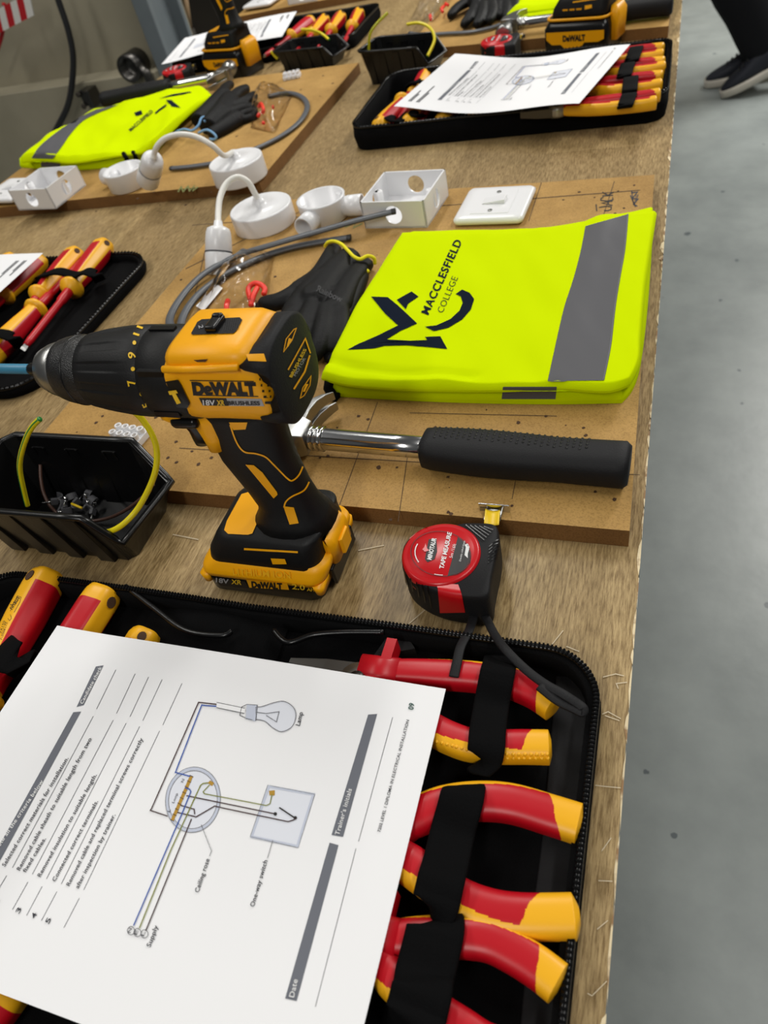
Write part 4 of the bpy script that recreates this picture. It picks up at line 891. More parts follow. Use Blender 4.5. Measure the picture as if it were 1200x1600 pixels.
# ================================================================ TAPE MEASURES
def make_tape(label):
    t = thing('tape_measure', label, 'tape measure', (-.125, .300, 0), 'tape measures')
    TH = .037; z0 = .0005
    outl = [T(*p, TH) for p in [(632, 893), (626, 872), (630, 850), (645, 832), (667, 821), (695, 817), (712, 818), (728, 815), (757, 815), (773, 817), (779, 826), (779, 850), (773, 880), (768, 905), (766, 922), (760, 931), (735, 932), (714, 930), (684, 924), (655, 912)]]
    cen = V(-.125, .302, 0); B = MB()
    P = cr([(p.x, p.y, 0) for p in outl], 3, closed=True)
    def ring(k, z): return [V(cen.x+(p.x-cen.x)*k, cen.y+(p.y-cen.y)*k, z) for p in P]
    B.rings([ring(.93, z0), ring(.985, .003), ring(1.0, .007), ring(1.0, TH-.006), ring(.985, TH-.002), ring(.95, TH-.0002)], 'black_rubber')
    bd = B.build('case_body', t)
    mb = MB(); c = T(689, 866, TH); r = .0278                 # red face and the side stripe
    mb.lathe([(.0285, -.012), (.0282, .0006), (.0262, .0022), (.0245, .0018), (.0235, .0026), (.0001, .0030)], 'tape_red', 60, 'z', c)
    fc = mb.build('red_face', t); fm = mb.bvh()
    Pj = Proj([B.bvh()], .0006); mb = MB()
    mb.poly2([(682, 912), (716, 914), (722, 930), (727, 956), (688, 957), (685, 924)], 'tape_red', Pj, 3); mb.build('red_stripe', bd); mb = MB(); mb.poly2([(640, 842), (655, 829), (668, 823), (668, 832), (648, 850)], 'tape_red', Pj, 2)
    mb.build('red_inlay', bd)
    mb = MB(); Pr = Proj([B.bvh()], .0009)
    for k in range(5): mb.line2([(633+k*9, 892+k*6), (637+k*9.5, 915+k*8.5)], 1.5, 'black_plastic', Pr, sub=4)
    for k in range(5): mb.line2([(728+k*7, 821+k*.6), (757+k*3.5, 845+k*-4)], 1.6, 'black_plastic', Pr, sub=4)
    for k in range(6): mb.line2([(763+k*.3, 880-k*5), (778, 868-k*5)], 1.4, 'black_plastic', Pr, sub=3)
    mb.build('grip_ribs', bd)
    mb = MB(); Pl = Proj([fm], .0003); Pl2 = Proj([fm], .0006)
    el = lambda k, a: (689+k*47*math.cos(a), 866+k*35*math.sin(a)+k*3*math.cos(a))
    seg = [el(.98, a) for a in [-.96+i*(2.30)/14 for i in range(15)]]
    mb.poly2(seg, 'print_black', Pl, 1)
    mb.poly2([(670, 843), (682, 842), (683, 862), (679, 874), (668, 879), (664, 874), (667, 858)], 'print_black', Pl, 1)
    mb.text2('MINOTAUR', (674, 876), (682, 842), 6.5, 'print_white', Pl2, .04, up=(-6.5, -1.6)); mb.text2('TAPE MEASURE', (693, 890), (706, 833), 8, 'print_white', Pl2, .03, up=(-6.5, -1.5))
    mb.text2('5m /16ft', (707, 873), (713, 851), 5.5, 'print_white', Pl2, .0, up=(-5, -1.2)); mb.text2('Double sided blade', (720, 878), (727, 846), 2.8, 'print_white', Pl2, .0, up=(-2.8, -.6))
    mb.poly2([(726, 868), (728, 856), (726, 852), (731, 850), (734, 856), (731, 866), (731, 873)], 'print_white', Pl2)
    mb.line2([el(.86, a) for a in [2.6+i*.2 for i in range(6)]], 1.6, 'print_white', Pl2); mb.line2([el(.95, 1.5+i*.1) for i in range(4)], 1, 'print_white', Pl2)
    mb.poly2([(660, 859), (663, 856), (665, 850), (668, 858), (671, 861), (664, 863)], 'tape_red', Pl2)
    mb.line2([el(1.0, a) for a in [i*PI/20 for i in range(40)]], .8, 'print_black', Pl2, True)
    mb.build('face_label', fc)
    mb = MB(); q = T(768, 820, .022); tip = T(770, 797, .0215)
    mb.grid(lambda u, v: (q.lerp(tip, u*1.0))+V((v-.5)*.0115, 0, .0018*(2*v-1)**2-.001+.0), 8, 8, 'bright_yellow'); bl = mb.build('tape_blade', t, solid=.0002)
    mb = MB(); h = T(772, 797, .020); 
    mb.add([h+V(-.011, 0, .002), h+V(.011, .001, .002), h+V(.011, .001, -.006), h+V(-.011, 0, -.006)], [(0, 1, 2, 3)], 'brushed_steel', False)
    mb.box(h+V(0, .001, .0), (.024, .0012, .011), 'chrome'); mb.box(h+V(0, -.004, -.0008), (.013, .012, .0008), 'brushed_steel'); mb.build('end_hook', bl, bevel=.0004)
    return t
tape = make_tape('red and black tape measure on the laminate, beside the front drill')
mb = MB(); P = [T(745, 944, .006), T(741, 960, .012), T(733, 985, .022), T(720, 1010, .032), T(714, 1035, .034), T(709, 1058, .033)]
mb.tube(cr(P, 6), (.0032, .0008), 'black_rubber', 8, up=(0, 0, 1), ex=.5)
P = [T(748, 944, .006), T(758, 962, .012), T(772, 990, .026), T(790, 1015, .0375), T(820, 1045, .0375), T(850, 1068, .038), T(880, 1085, .037), T(903, 1100, .034), T(911, 1107, .033), T(909, 1113, .032), T(898, 1108, .033), T(870, 1094, .036), T(842, 1072, .0385)]
mb.tube(cr(P, 6), (.0030, .0014), 'black_rubber', 8, up=(0, 0, 1), ex=.5)
mb.lathe([(.002, -.003), (.0035, -.003), (.0035, .003), (.002, .003)], 'black_plastic', 12, 'y', T(747, 941, .008)); mb.build('wrist_strap', tape)
# ================================================================ STORAGE BINS
def make_bin(label):
    t = thing('storage_bin', label, 'storage bin', (-.48, .322, 0), 'black open-fronted parts bins')
    Zt, Zl = .070, .038
    base = [(-.538, .290), (-.412, .290), (-.405, .297), (-.405, .348), (-.412, .355), (-.538, .355), (-.545, .348), (-.545, .297)]
    rim = [(-.572, .276), (-.413, .279), (-.3855, .283), (-.3790, .356), (-.418, .369), (-.572, .369), (-.580, .361), (-.580, .284)]
    rz = [Zt, Zt, Zl, Zl, Zt, Zt, Zt, Zt]
    rim = [(-.548, .276), (-.413, .2785), (-.3930, .281), (-.3850, .352), (-.418, .367), (-.548, .367), (-.557, .358), (-.557, .285)]
    def dens(B, Z):
        out = []; n = len(B)
        for i in range(n):
            for k in range(6): out.append(V(B[i][0], B[i][1], Z[i]).lerp(V(B[(i+1) % n][0], B[(i+1) % n][1], Z[(i+1) % n]), k/6))
        return out
    b, r = dens(base, [0.0006]*8), dens(rim, rz); cen = V(-.48, .322, 0)
    inn = lambda L, d, dz: [V(p.x+(cen.x-p.x)*d/.08, p.y+(cen.y-p.y)*d/.045, p.z+dz) for p in L]
    mb = MB(); mb.rings([b, [p.lerp(q, .5) for p, q in zip(b, r)], r, inn(r, .0022, .0), [p.lerp(q, .5) for p, q in zip(inn(b, .0022, .0022), inn(r, .0022, 0))], inn(b, .0022, .0022)], 'black_plastic'); mb.build('tray', t)
    for p_ in t.children[0].data.polygons: p_.use_smooth = False
    mb = MB(); P = [p+(p-cen).normalized()*.0015 for p in r]; P = [V(p.x, p.y, q.z-.001) for p, q in zip(P, r)]; mb.tube(P, (.0030, .0022), 'black_plastic', 8, closed=True, up=(0, 0, 1), ex=.6)
    mb.build('rim', t)
    mb = MB()
    for x in (-.532, -.499, -.465, -.431):
        for (ys, yr, sg) in ((.290, .2785, -1), (.353, .3655, 1)):
            zt = Zt-.006; w = .0085
            vs = [V(x-w, ys+sg*-.002, .0006), V(x+w, ys+sg*-.002, .0006), V(x+w, yr, zt), V(x-w, yr, zt), V(x-w*.9, ys+sg*.0040, .0006), V(x+w*.9, ys+sg*.0040, .0006), V(x+w*.9, yr+sg*.0012, zt), V(x-w*.9, yr+sg*.0012, zt)]
            mb.add(vs, [(0, 1, 2, 3), (7, 6, 5, 4), (0, 4, 5, 1), (1, 5, 6, 2), (2, 6, 7, 3), (3, 7, 4, 0)], 'black_plastic', False); mb.build('side_rib', t, bevel=.0012); mb = MB()
    mb = MB()
    for x in (-.525, -.487, -.445):
        for q in ((x, .3625, .0585, .012, .0015, .002), (x-.006, .3620, .0550, .002, .002, .009), (x+.006, .3620, .0550, .002, .002, .009)): mb.box(q[:3], q[3:], 'black_plastic')
        mb.build('inner_clip', t); mb = MB()
    return t
bin1 = make_bin('black open-fronted parts bin left of the front drill, with wires and screws')
G_B = 'black open-fronted parts bins'
def wire(pts, r, label, cat='wire', green=True, m='earth_yellow', group=None, name='earth_wire', n=12):
    mb = MB(); P = cr(pts, 8)
    mb.tube(P, r, (lambda t, a: 'earth_green' if .49 < a < .62 else 'earth_yellow') if green else m, n)
    return tag(mb.build(name, origin=tuple(P[len(P)//2])), label, cat, group)
G_W = 'earth wires curling out of the bins'
wire([S(43, 790, .300), S(38, 770, .302), S(31, 735, .305), S(33, 710, .307), S(42, 682, .310), S(52, 665, .312), S(62, 655, .313)], .0022, 'short green and yellow wire standing up at the left of the front bin')
wire([S(208, 642, .330), S(222, 655, .330), S(238, 680, .328), S(245, 705, .325), S(243, 735, .318), S(232, 765, .310), S(215, 795, .300), S(195, 817, .290), S(176, 829, .285), S(158, 833, .288)], .0024, 'long green and yellow wire looping over the right side of the front bin')
wire([T(63, 726, .040), T(64, 750, .030), T(70, 775, .018), T(84, 797, .008), T(110, 815, .006), T(160, 812, .008), T(195, 798, .020), T(225, 775, .034), T(240, 757, .042)], .0016, 'thin brown wire curled on the floor of the front bin', 'wire', False, 'brown_wire', None, 'brown_wire')
rq = random.Random(5)
def clip_at(px, py, z, a, k):
    c = T(px, py, z); t = thing('cable_clip', 'small grey cable clip with a nail, in the heap inside the front bin', 'cable clip', c, 'grey cable clips in the front bin')
    mb = MB(); X = Matrix.Translation(c) @ Matrix.Rotation(a, 4, 'Z') @ Matrix.Rotation(k, 4, 'X')
    mb.rings([[V(x, y, z_) for z_ in (-.003, .003) for _ in (0,)]+[V(x2, y2, z_) for z_ in (.003, -.003)] for x, y, x2, y2 in [(math.cos(q)*.0050, math.sin(q)*.0050, math.cos(q)*.0034, math.sin(q)*.0034) for q in [i*PI/8-.3 for i in range(10)]]], 'reflective_grey', X=X, smooth=False)
    mb.box((.0048, -.003, 0), (.003, .006, .006), 'reflective_grey', X=X); mb.build('clip_body', t)
    mb = MB(); mb.tube([X @ V(.0048, -.014, 0), X @ V(.0048, .006, 0)], .0007, 'chrome', 6); mb.lathe([(.0002, .006), (.0016, .006), (.0016, .0068), (.0002, .0068)], 'chrome', 8, 'y', (.0048, 0, 0), X=X); mb.build('nail', t)
for i, (px, py) in enumerate([(113, 776), (139, 773), (145, 783), (139, 796), (96, 788), (90, 778), (121, 790), (105, 797)]): clip_at(px, py, .0075+.002*(i % 3), rq.uniform(0, 6), rq.uniform(-.6, 1.3))
mb = MB(); mb.tube([T(112, 787, .013), T(128, 794, .012)], .0012, 'bright_yellow', 8); tag(mb.build('wire_offcut'), 'tiny yellow wire offcut lying across the grey clips', 'wire offcut')
# white terminal strips
def make_terminal(label, loc, rz, group=None, s=1):
    t = thing('terminal_block', label, 'terminal block', loc, group); mb = MB()
    n = 4
    for i in range(n):
        x = (i-(n-1)/2)*.0095
        mb.box((loc[0]+x, loc[1], loc[2]+.0035), (.0092, .018, .007), 'white_plastic')
        for sgn in (-1, 1):
            mb.lathe([(.0038, .006), (.0038, .0125), (.0022, .0125), (.0022, .009), (.0001, .009)], 'white_plastic', 12, 'z', (loc[0]+x, loc[1]+sgn*.0048, loc[2]))
            mb.lathe([(.0036, -.0125), (.0036, -.0085), (.001, -.0085)], 'white_plastic', 10, 'y', (loc[0]+x, loc[1], loc[2]+.0038)) if sgn < 0 else mb.lathe([(.0036, .0125), (.0036, .0085), (.001, .0085)], 'white_plastic', 10, 'y', (loc[0]+x, loc[1], loc[2]+.0038))
    mb.build('housing', t, bevel=.0006); mb = MB()
    for i in range(n):
        for sgn in (-1, 1): mb.lathe([(.0019, .0085), (.0019, .0100), (.0001, .0100)], 'brass', 8, 'z', (loc[0]+(i-(n-1)/2)*.0095, loc[1]+sgn*.0048, loc[2]))
    mb.build('screws', t); t.rotation_euler = (0, 0, rz); t.scale = (s,)*3; return t
c = T(205, 686, BZ); make_terminal('white terminal block on the front board, just behind the front bin', (c.x, c.y, BZ), -.12)
c = T(457, 122, BZ); make_terminal('white terminal block on the left board, near its far corner', (c.x, c.y, BZ), .2, s=.95)
# ================================================================ HI-VIS VEST (near)
def coons(bot, rgt, top_, lft, n=10):
    B, R, T_, L = [cr(q, n) for q in (bot, rgt, top_, lft)]
    def at(P, t):
        x = t*(len(P)-1); i = min(int(x), len(P)-2); return P[i].lerp(P[i+1], x-i)
    return lambda u, v: at(B, u)*(1-v)+at(T_, u)*v+at(L, v)*(1-u)+at(R, v)*u-(B[0]*(1-u)*(1-v)+B[-1]*u*(1-v)+T_[0]*(1-u)*v+T_[-1]*u*v)
def cloth_layer(mb, F, z0, z1, m='hi_vis', nu=56, nv=40, wr=.0016, seed=0, fold=None):
    """a folded cloth layer: rounded edges, small wrinkles, closed underneath"""
    def rnd(t): e = min(t, 1-t)/.035; return 1 if e >= 1 else math.sqrt(max(0, 1-(1-e)**2))
    def top(u, v):
        p = F(u, v); k = min(rnd(u), rnd(v))
        w = noise.noise(V(p.x*14, p.y*14, seed))*wr+noise.noise(V(p.x*38+p.y*22, p.y*8-p.x*10, seed+3))*wr*.6
        if fold: w += fold(u, v)
        return V(p.x, p.y, z0+(z1-z0)*(.25+.75*k)+w*k)
    mb.grid(top, nu, nv, m)
    mb.grid(lambda u, v: V(F(u, 1-v).x, F(u, 1-v).y, z0), 8, 8, m)
    def side(E, n):
        mb.grid(lambda u, v: (lambda p, q: V(p.x, p.y, z0)*(1-v)+q*v)(F(*E(u)), top(*E(u))), n, 1, m)
    side(lambda t: (t, 0), nu); side(lambda t: (1-t, 1), nu); side(lambda t: (1, t), nv); side(lambda t: (0, 1-t), nv)
zt = .044
def TL(L, z=zt): return [T(a, b, z) for a, b in L]
vest = thing('hi_vis_vest', 'folded hi-vis yellow vest with grey bands and navy print on the front board', 'vest', (-.16, .66, BZ), 'folded hi-vis vests')
mb = MB()
F1 = coons(TL([(517, 612), (600, 617), (720, 622), (860, 624), (972, 622)], .024), TL([(972, 622), (990, 600), (1002, 560), (1012, 480), (1018, 400), (1022, 330)], .024), TL([(642, 368), (740, 366), (860, 362), (950, 345), (1022, 330)], .024), TL([(517, 612), (545, 560), (580, 490), (642, 368)], .024))
cloth_layer(mb, F1, BZ+.0004, .0340, seed=4); lo = mb.build('lower_layers', vest); b_lo = mb.bvh()
mb = MB()
F2 = coons(TL([(499, 582), (540, 592), (620, 598), (700, 600), (780, 600), (870, 597), (948, 601), (985, 590)]), TL([(985, 590), (1000, 560), (1003, 520), (1010, 440), (1020, 370), (1027, 324)]), TL([(626, 357), (690, 359), (760, 358), (835, 356), (880, 350), (940, 336), (985, 326), (1027, 324)]), TL([(499, 582), (520, 540), (545, 490), (580, 430), (626, 357)]))
cloth_layer(mb, F2, .0350, zt, seed=9, wr=.0036, fold=lambda u, v: -.004*math.exp(-((v-.05-.1*(1-u))/.03)**2)*(u < .5)+.003*math.exp(-((u-.72)/.05)**2)*v); up_ = mb.build('upper_layer', vest); b_up = mb.bvh()
mb = MB(); Pv = Proj([b_up, b_lo], .0006)
# reflective bands
mb2 = MB()
Lb = cr([(915, 354, 0), (908, 390, 0), (898, 430, 0), (882, 480, 0), (868, 540, 0), (856, 596, 0)], 5); Rb = cr([(982, 335, 0), (977, 390, 0), (970, 430, 0), (962, 480, 0), (955, 540, 0), (944, 595, 0)], 5)
mb2.grid(lambda u, v: (lambda q: Pv(q.x, q.y))(lerp_list(Lb, v).lerp(lerp_list(Rb, v), u)), 14, 40, 'reflective_grey'); mb2.build('reflective_band', up_)
mb2 = MB(); mb2.grid(lambda u, v: Pv(786+u*84-v*2, 604+v*19), 10, 4, 'reflective_grey'); mb2.build('reflective_band', lo)
mb2 = MB(); P9 = Proj([b_up, b_lo], .0010); mb2.line2([(q.x-1.5, q.y) for q in Rb], .9, 'reflective_hem', P9, sub=2); mb2.build('stitching', up_)
mb2 = MB(); mb2.tube([T(516, 596, .034), T(514, 606, .028), T(520, 618, .022), T(528, 621, .021)], (.004, .006), 'black_fabric', 10); mb2.build('hem_binding', lo)
def logo(mb, P, f=lambda x, y: (x, y), text=True):
    m = 'navy_print'; g = lambda L: [f(*q) for q in L]
    mb.poly2(g([(580, 464), (606, 465), (622, 478), (637, 492), (652, 506), (625, 518), (604, 531), (640, 533), (668, 532), (664, 527), (688, 526), (699, 546), (670, 543), (635, 540), (600, 541), (585, 545), (543, 547), (560, 538), (590, 525), (622, 509), (602, 491)]), m, P, 2)
    mb.poly2(g([(620, 469), (643, 456), (654, 464), (638, 475), (634, 484)]), m, P, 1)
    arc = [(722, 453), (734, 458), (741, 468), (736, 484), (722, 500), (700, 513), (678, 518), (664, 511), (682, 509), (704, 499), (718, 486), (723, 474), (720, 464), (712, 460)]
    mb.poly2(g([(a, b) for a, b in arc]), m, P, 2)
    if text:
        mb.text2('MACCLESFIELD', f(669, 493), f(722, 378), 11, m, P, .025, up=(-11, -4.5), spacing=1.15); mb.text2('COLLEGE', f(692, 490), f(716, 435), 11, m, P, -.01, up=(-9.5, -3.5), spacing=1.05)
mb = MB(); logo(mb, Pv); mb.build('printed_logo', up_)
# ================================================================ GLOVES
def make_glove(label, outline_hand, fingers, cuff, z, group, hem='glove_hem'):
    """fingers: list of (points px, r0, r1); everything is welded into one surface"""
    c = T(*outline_hand[len(outline_hand)//2], BZ)
    t = thing('work_glove', label, 'glove', c, group); mb = MB()
    for pts, r0, r1 in fingers:
        P = cr([T(p[0], p[1], p[2]) for p in pts], 6)
        mb.tube(P, lambda u: ((r0+(r1-r0)*u)*(1 if u < .92 else .8), (r0+(r1-r0)*u)*.8*(1 if u < .92 else .7)), 'glove_black', 12, up=(0, 0, 1)); mb.sphere(P[-1], r1*.85, 'glove_black', 6)
    mb.build('hand_fabric', t, remesh=.0022, smoothmod=6)
    mb = MB(); P = cr([T(*p) for p in cuff], 6); mb.tube(P, .0021, hem, 8); mb.build('cuff_hem', t); return t
G_G = 'black work gloves'
gl = make_glove('black work glove with yellow cuff edge, lying on the front board beside the vest', [(500, 450)], [
    ([(548, 400, .028), (520, 430, .032), (492, 470, .036)], .0150, .021),
    ([(522, 390, .026), (500, 430, .031), (470, 455, .034)], .0110, .016),
    ([(572, 411, .026), (548, 440, .030), (525, 485, .034)], .0110, .017),
    ([(505, 440, .032), (480, 465, .036), (455, 490, .034)], .020, .014),
    ([(470, 455, .034), (440, 470, .034), (414, 474, .032)], .0140, .0105),
    ([(470, 480, .036), (448, 500, .038), (432, 520, .034), (425, 535, .030)], .0120, .0090),
    ([(490, 480, .038), (474, 510, .040), (462, 540, .036), (455, 556, .030)], .0125, .0092),
    ([(510, 482, .038), (505, 510, .040), (498, 538, .036), (492, 556, .030)], .0120, .0092),
    ([(530, 480, .034), (532, 505, .036), (528, 530, .032), (520, 545, .028)], .0115, .0088)],
    [(508, 385, .028), (512, 379, .036), (522, 377, .040), (534, 382, .042), (544, 392, .042), (553, 401, .041), (563, 405, .040), (574, 400, .040), (584, 403, .036), (586, 412, .028)], .03, G_G)
hand = [c for c in gl.children if c.name.startswith('hand_fabric')][0]; bpy.context.view_layer.update()
hb_ = hand.evaluated_get(bpy.context.evaluated_depsgraph_get()); hm = hb_.to_mesh(); Pg = Proj([BVHTree.FromPolygons([hand.matrix_world @ v.co for v in hm.vertices], [tuple(p.vertices) for p in hm.polygons])], .0004); hb_.to_mesh_clear()
mb = MB(); mb.text2('Rainbow', (494, 455), (533, 473), 8, 'glove_print', Pg, .02, up=(3.5, -9)); o_ = mb.build('printed_name', hand)
gl2 = make_glove('black work glove underneath the yellow-cuffed one, fingers showing by the vest', [(540, 500)], [
    ([(560, 430, .024), (545, 470, .026), (530, 500, .026)], .014, .014),
    ([(530, 490, .024), (540, 515, .024), (541, 540, .024), (536, 560, .023)], .0095, .0075),
    ([(515, 500, .024), (520, 530, .025), (515, 560, .023)], .0095, .0078),
    ([(430, 480, .024), (415, 482, .024), (405, 478, .023)], .0080, .0068)],
    [(556, 424, .030), (566, 418, .031), (576, 425, .028)], .02, G_G)
# ================================================================ WHITE FITTINGS
def make_rose(label, c, rad, h, rz, flex, holder, tilt=(0, 0)):
    """pendant set: ceiling rose, arched flex, lampholder"""
    t = thing('pendant_lamp_set', label, 'pendant set', c, 'white pendant sets'); mb = MB()
    X = Matrix.Translation(c)
    mb.lathe([(rad*.99, .0002), (rad, .002), (rad*.995, h*.9), (rad*.985, h*.97), (rad*.95, h), (rad*.93, h*.985), (.012, h*1.03), (.009, h+.006), (.006, h+.012), (.0001, h+.0125)], 'white_plastic', 64, 'z', c); mb.build('ceiling_rose', t)
    mb = MB(); mb.tube(cr(flex, 10), .0040, 'flex_white', 14); mb.build('flex', t)
    p, d = holder; d = d.normalized(); q = Vector((0, 0, 1)).rotation_difference(d).to_matrix().to_4x4(); X = Matrix.Translation(p) @ q
    mb = MB(); mb.lathe([(.0050, -.007), (.0060, -.001), (.0100, .0005), (.0140, .0025), (.0158, .007), (.0168, .016), (.0172, .0300), (.0165, .0312)], 'white_plastic', 40, X=X); hd = mb.build('lampholder_cap', t)
    mb = MB(); mb.lathe([(.0165, .0300), (.0175, .0306), (.0175, .0318), (.0165, .0324)], 'reflective_grey', 40, X=X); mb.build('seam', hd)
    mb = MB(); mb.lathe([(.0168, .0320), (.0174, .034), (.0176, .060), (.0170, .0610), (.0160, .0605), (.0160, .040), (.001, .040)], 'white_plastic', 40, X=X)
    for k in range(12): a = 2*PI*k/12; mb.box(X @ V(.0180*math.cos(a), .0180*math.sin(a), .047), (.0016, .0016, .020), 'white_plastic') if 0 else None
    mb.build('lampholder_skirt', t); return t
c = V(-.516, .862, BZ)
hp = T(341, 350, .046)
make_rose('white ceiling rose with arched flex and lampholder on the front board', c, .0435, .026, 0,
          [c+V(0, 0, .034), T(397, 300, .066), T(387, 284, .080), T(371, 277, .088), T(354, 287, .086), T(344, 308, .078), T(341, 332, .068), T(341, 352, .060)],
          (T(341, 354, .058), T(342, 411, .022)-T(341, 354, .058)))
c2 = V(-.628, 1.022, BZ)
make_rose('white ceiling rose with arched flex and lampholder on the left board', c2, .0430, .030, 0,
          [c2+V(0, 0, .040), T(350, 243, .066), T(331, 227, .086), T(307, 214, .100), T(281, 210, .108), T(259, 216, .106), T(246, 228, .098), T(241, 240, .088), T(239, 248, .082)],
          (T(240, 246, .080), T(228, 294, .026)-T(240, 246, .080)))
def make_conduit_box(label, c, rad, h, spouts):
    t = thing('conduit_box', label, 'junction box', c, 'round white conduit boxes'); mb = MB(); c = Vector(c)
    mb.lathe([(rad-.002, .0003), (rad, .0015), (rad+.001, h-.002), (rad+.0015, h), (rad-.0025, h), (rad-.003, .004), (.0001, .0035)], 'white_plastic', 56, 'z', c); bx = mb.build('round_box', t)
    for a in (.7, .7+PI):
        mb = MB(); p = c+V((rad-.006)*math.cos(a), (rad-.006)*math.sin(a), 0); mb.lathe([(.0045, .003), (.0042, h-.003), (.0018, h-.003), (.0018, h-.010), (.0001, h-.010)], 'white_plastic', 16, 'z', p); mb.build('screw_post', bx)
    for a, L in spouts:
        d = V(math.cos(a), math.sin(a), 0); mb = MB(); zz = h*.48
        X = Matrix.Translation(c+d*(rad-.004)+V(0, 0, zz)) @ V(0, 0, 1).rotation_difference(d).to_matrix().to_4x4()
        mb.lathe([(.0125, -.002), (.0125, L*.25), (.0132, L*.3), (.0134, L), (.0112, L), (.0108, .002), (.0105, -.003)], 'white_plastic', 32, X=X); mb.build('spout', t)
    return t
make_conduit_box('round white conduit box with two spouts on the front board', V(-.427, .868, BZ), .0315, .029, [(math.radians(-100), .026), (math.radians(3), .028)])
make_conduit_box('round white conduit box with two spouts on the left board', V(-.846, 1.028, BZ), .0325, .030, [(math.radians(165), .024), (math.radians(55), .026)])
def make_back_box(label, c, rz, s=.086, h=.034):
    t = thing('pattress_box', label, 'back box', c, 'square white back boxes'); c = Vector(c); w = .0022; mb = MB()
    mb.prism([(c.x+x, c.y+y, 0) for x, y in rrect(0, 0, s, s, .003, 3)], c.z+.0002, c.z+w, 'white_plastic')
    hole_r = .0115
    def wallp(ax, sg):
        # wall panel with a round knock-out hole, built as a ring-bridged face
        n = 32; o1 = []; i1 = []
        for k in range(n):
            a = 2*PI*k/n+PI/4; ca, sa = math.cos(a), math.sin(a); m_ = max(abs(ca), abs(sa))
            o1.append((ca/m_*(s/2), h/2+sa/m_*(h/2))); i1.append((hole_r*ca, h*.50+hole_r*sa))
        for (u0, v0, off) in ((0, 0, 0),):
            def P(u, v, d): return c+(V(u, sg*(s/2-d), v) if ax == 'y' else V(sg*(s/2-d), u, v))
            R = [[P(u, v, 0) for u, v in o1], [P(u, v, 0) for u, v in i1], [P(u, v, w) for u, v in i1], [P(u, v, w) for u, v in o1]]
            mb.rings(R, 'white_plastic', caps=(False, False), smooth=False, closed=True)
    for ax in 'xy':
        for sg in (1, -1): wallp(ax, sg)
    bx = mb.build('box_shell', t)
    for sx, sy in ((-1, 0), (1, 0)):
        mb = MB(); p = c+V(sx*(s/2-.008), .0, 0); mb.lathe([(.0050, .002), (.0050, h-.006), (.0018, h-.006), (.0018, h-.014), (.0001, h-.014)], 'white_plastic', 20, 'z', p); mb.box(p+V(sx*.004, 0, h/2-.002), (.006, .007, h-.008), 'white_plastic'); mb.build('screw_post', bx)
    mb = MB()
    for p in ((-.02, .012), (.02, .012)): mb.lathe([(.003, .002), (.003, .0026), (.0001, .0026)], 'reflective_hem', 12, 'z', c+V(p[0], p[1], 0))
    mb.build('fixing_slots', bx); t.rotation_euler = (0, 0, rz); return t
make_back_box('square white back box on the front board with a grey cable end at its hole', (-.312, .872, BZ), math.radians(-5))
make_back_box('square white back box with round holes, on the left board', (-.998, 1.010, BZ), math.radians(-4))
def make_switch(label, c, rz, s=.086):
    t = thing('light_switch', label, 'light switch', c, 'white light switches'); c = Vector(c); mb = MB()
    R = []
    for k, z in ((.88, .0002), (.98, .0015), (1.0, .004), (1.0, .0065), (.93, .0092)): R.append([V(c.x+x*k, c.y+y*k, c.z+z) for x, y in rrect(0, 0, s, s, .007, 5)])
    R.append([V(c.x+x, c.y+y, c.z+.0094) for x, y in rrect(0, 0, s*.70, s*.80, .003, 5)])
    mb.rings(R, 'white_plastic'); pl = mb.build('switch_plate', t)
    mb = MB(); mb.rings([[V(c.x+x, c.y+y, c.z+.0092) for x, y in rrect(0, 0, s*.56, s*.72, .001, 2)], [V(c.x+x, c.y+y, c.z+.0100) for x, y in rrect(0, 0, s*.55, s*.71, .001, 2)]], 'white_plastic', smooth=False)
    mb.build('face_insert', pl)
    mb = MB(); mb.add([V(c.x+x, c.y+y, c.z+z) for x, y, z in ((-.014, -.0075, .0100), (.014, -.0075, .0100), (.014, .0075, .0100), (-.014, .0075, .0100), (-.014, -.0075, .0110), (.014, -.0075, .0150), (.014, .0075, .0150), (-.014, .0075, .0110))], [(0, 3, 2, 1), (4, 5, 6, 7), (0, 1, 5, 4), (1, 2, 6, 5), (2, 3, 7, 6), (3, 0, 4, 7)], 'white_plastic', False); mb.build('rocker', t, bevel=.0008)
    for sg in (1, -1):
        mb = MB(); mb.lathe([(.0028, .0098), (.0028, .0108), (.0001, .0108)], 'brushed_steel', 14, 'z', c+V(0, sg*.024, 0)); mb.box(c+V(0, sg*.024, .0109), (.0045, .0007, .0002), 'dark_steel'); mb.build('screw', pl)
    t.rotation_euler = (0, 0, rz); return t
make_switch('white light switch plate on the front board, behind the vest', (-.1945, .862, BZ+.001), math.radians(-3))
make_switch('white light switch plate at the left edge, partly cut off by the frame', (-1.105, 1.035, BZ+.004), math.radians(-6))
make_switch('white light switch plate on the farthest board at the very top', tuple(T(411, 6, BZ+.004)), math.radians(-4))
make_back_box('square white back box at the very top, on the farthest board', tuple(T(483, -3, BZ)), math.radians(-4))
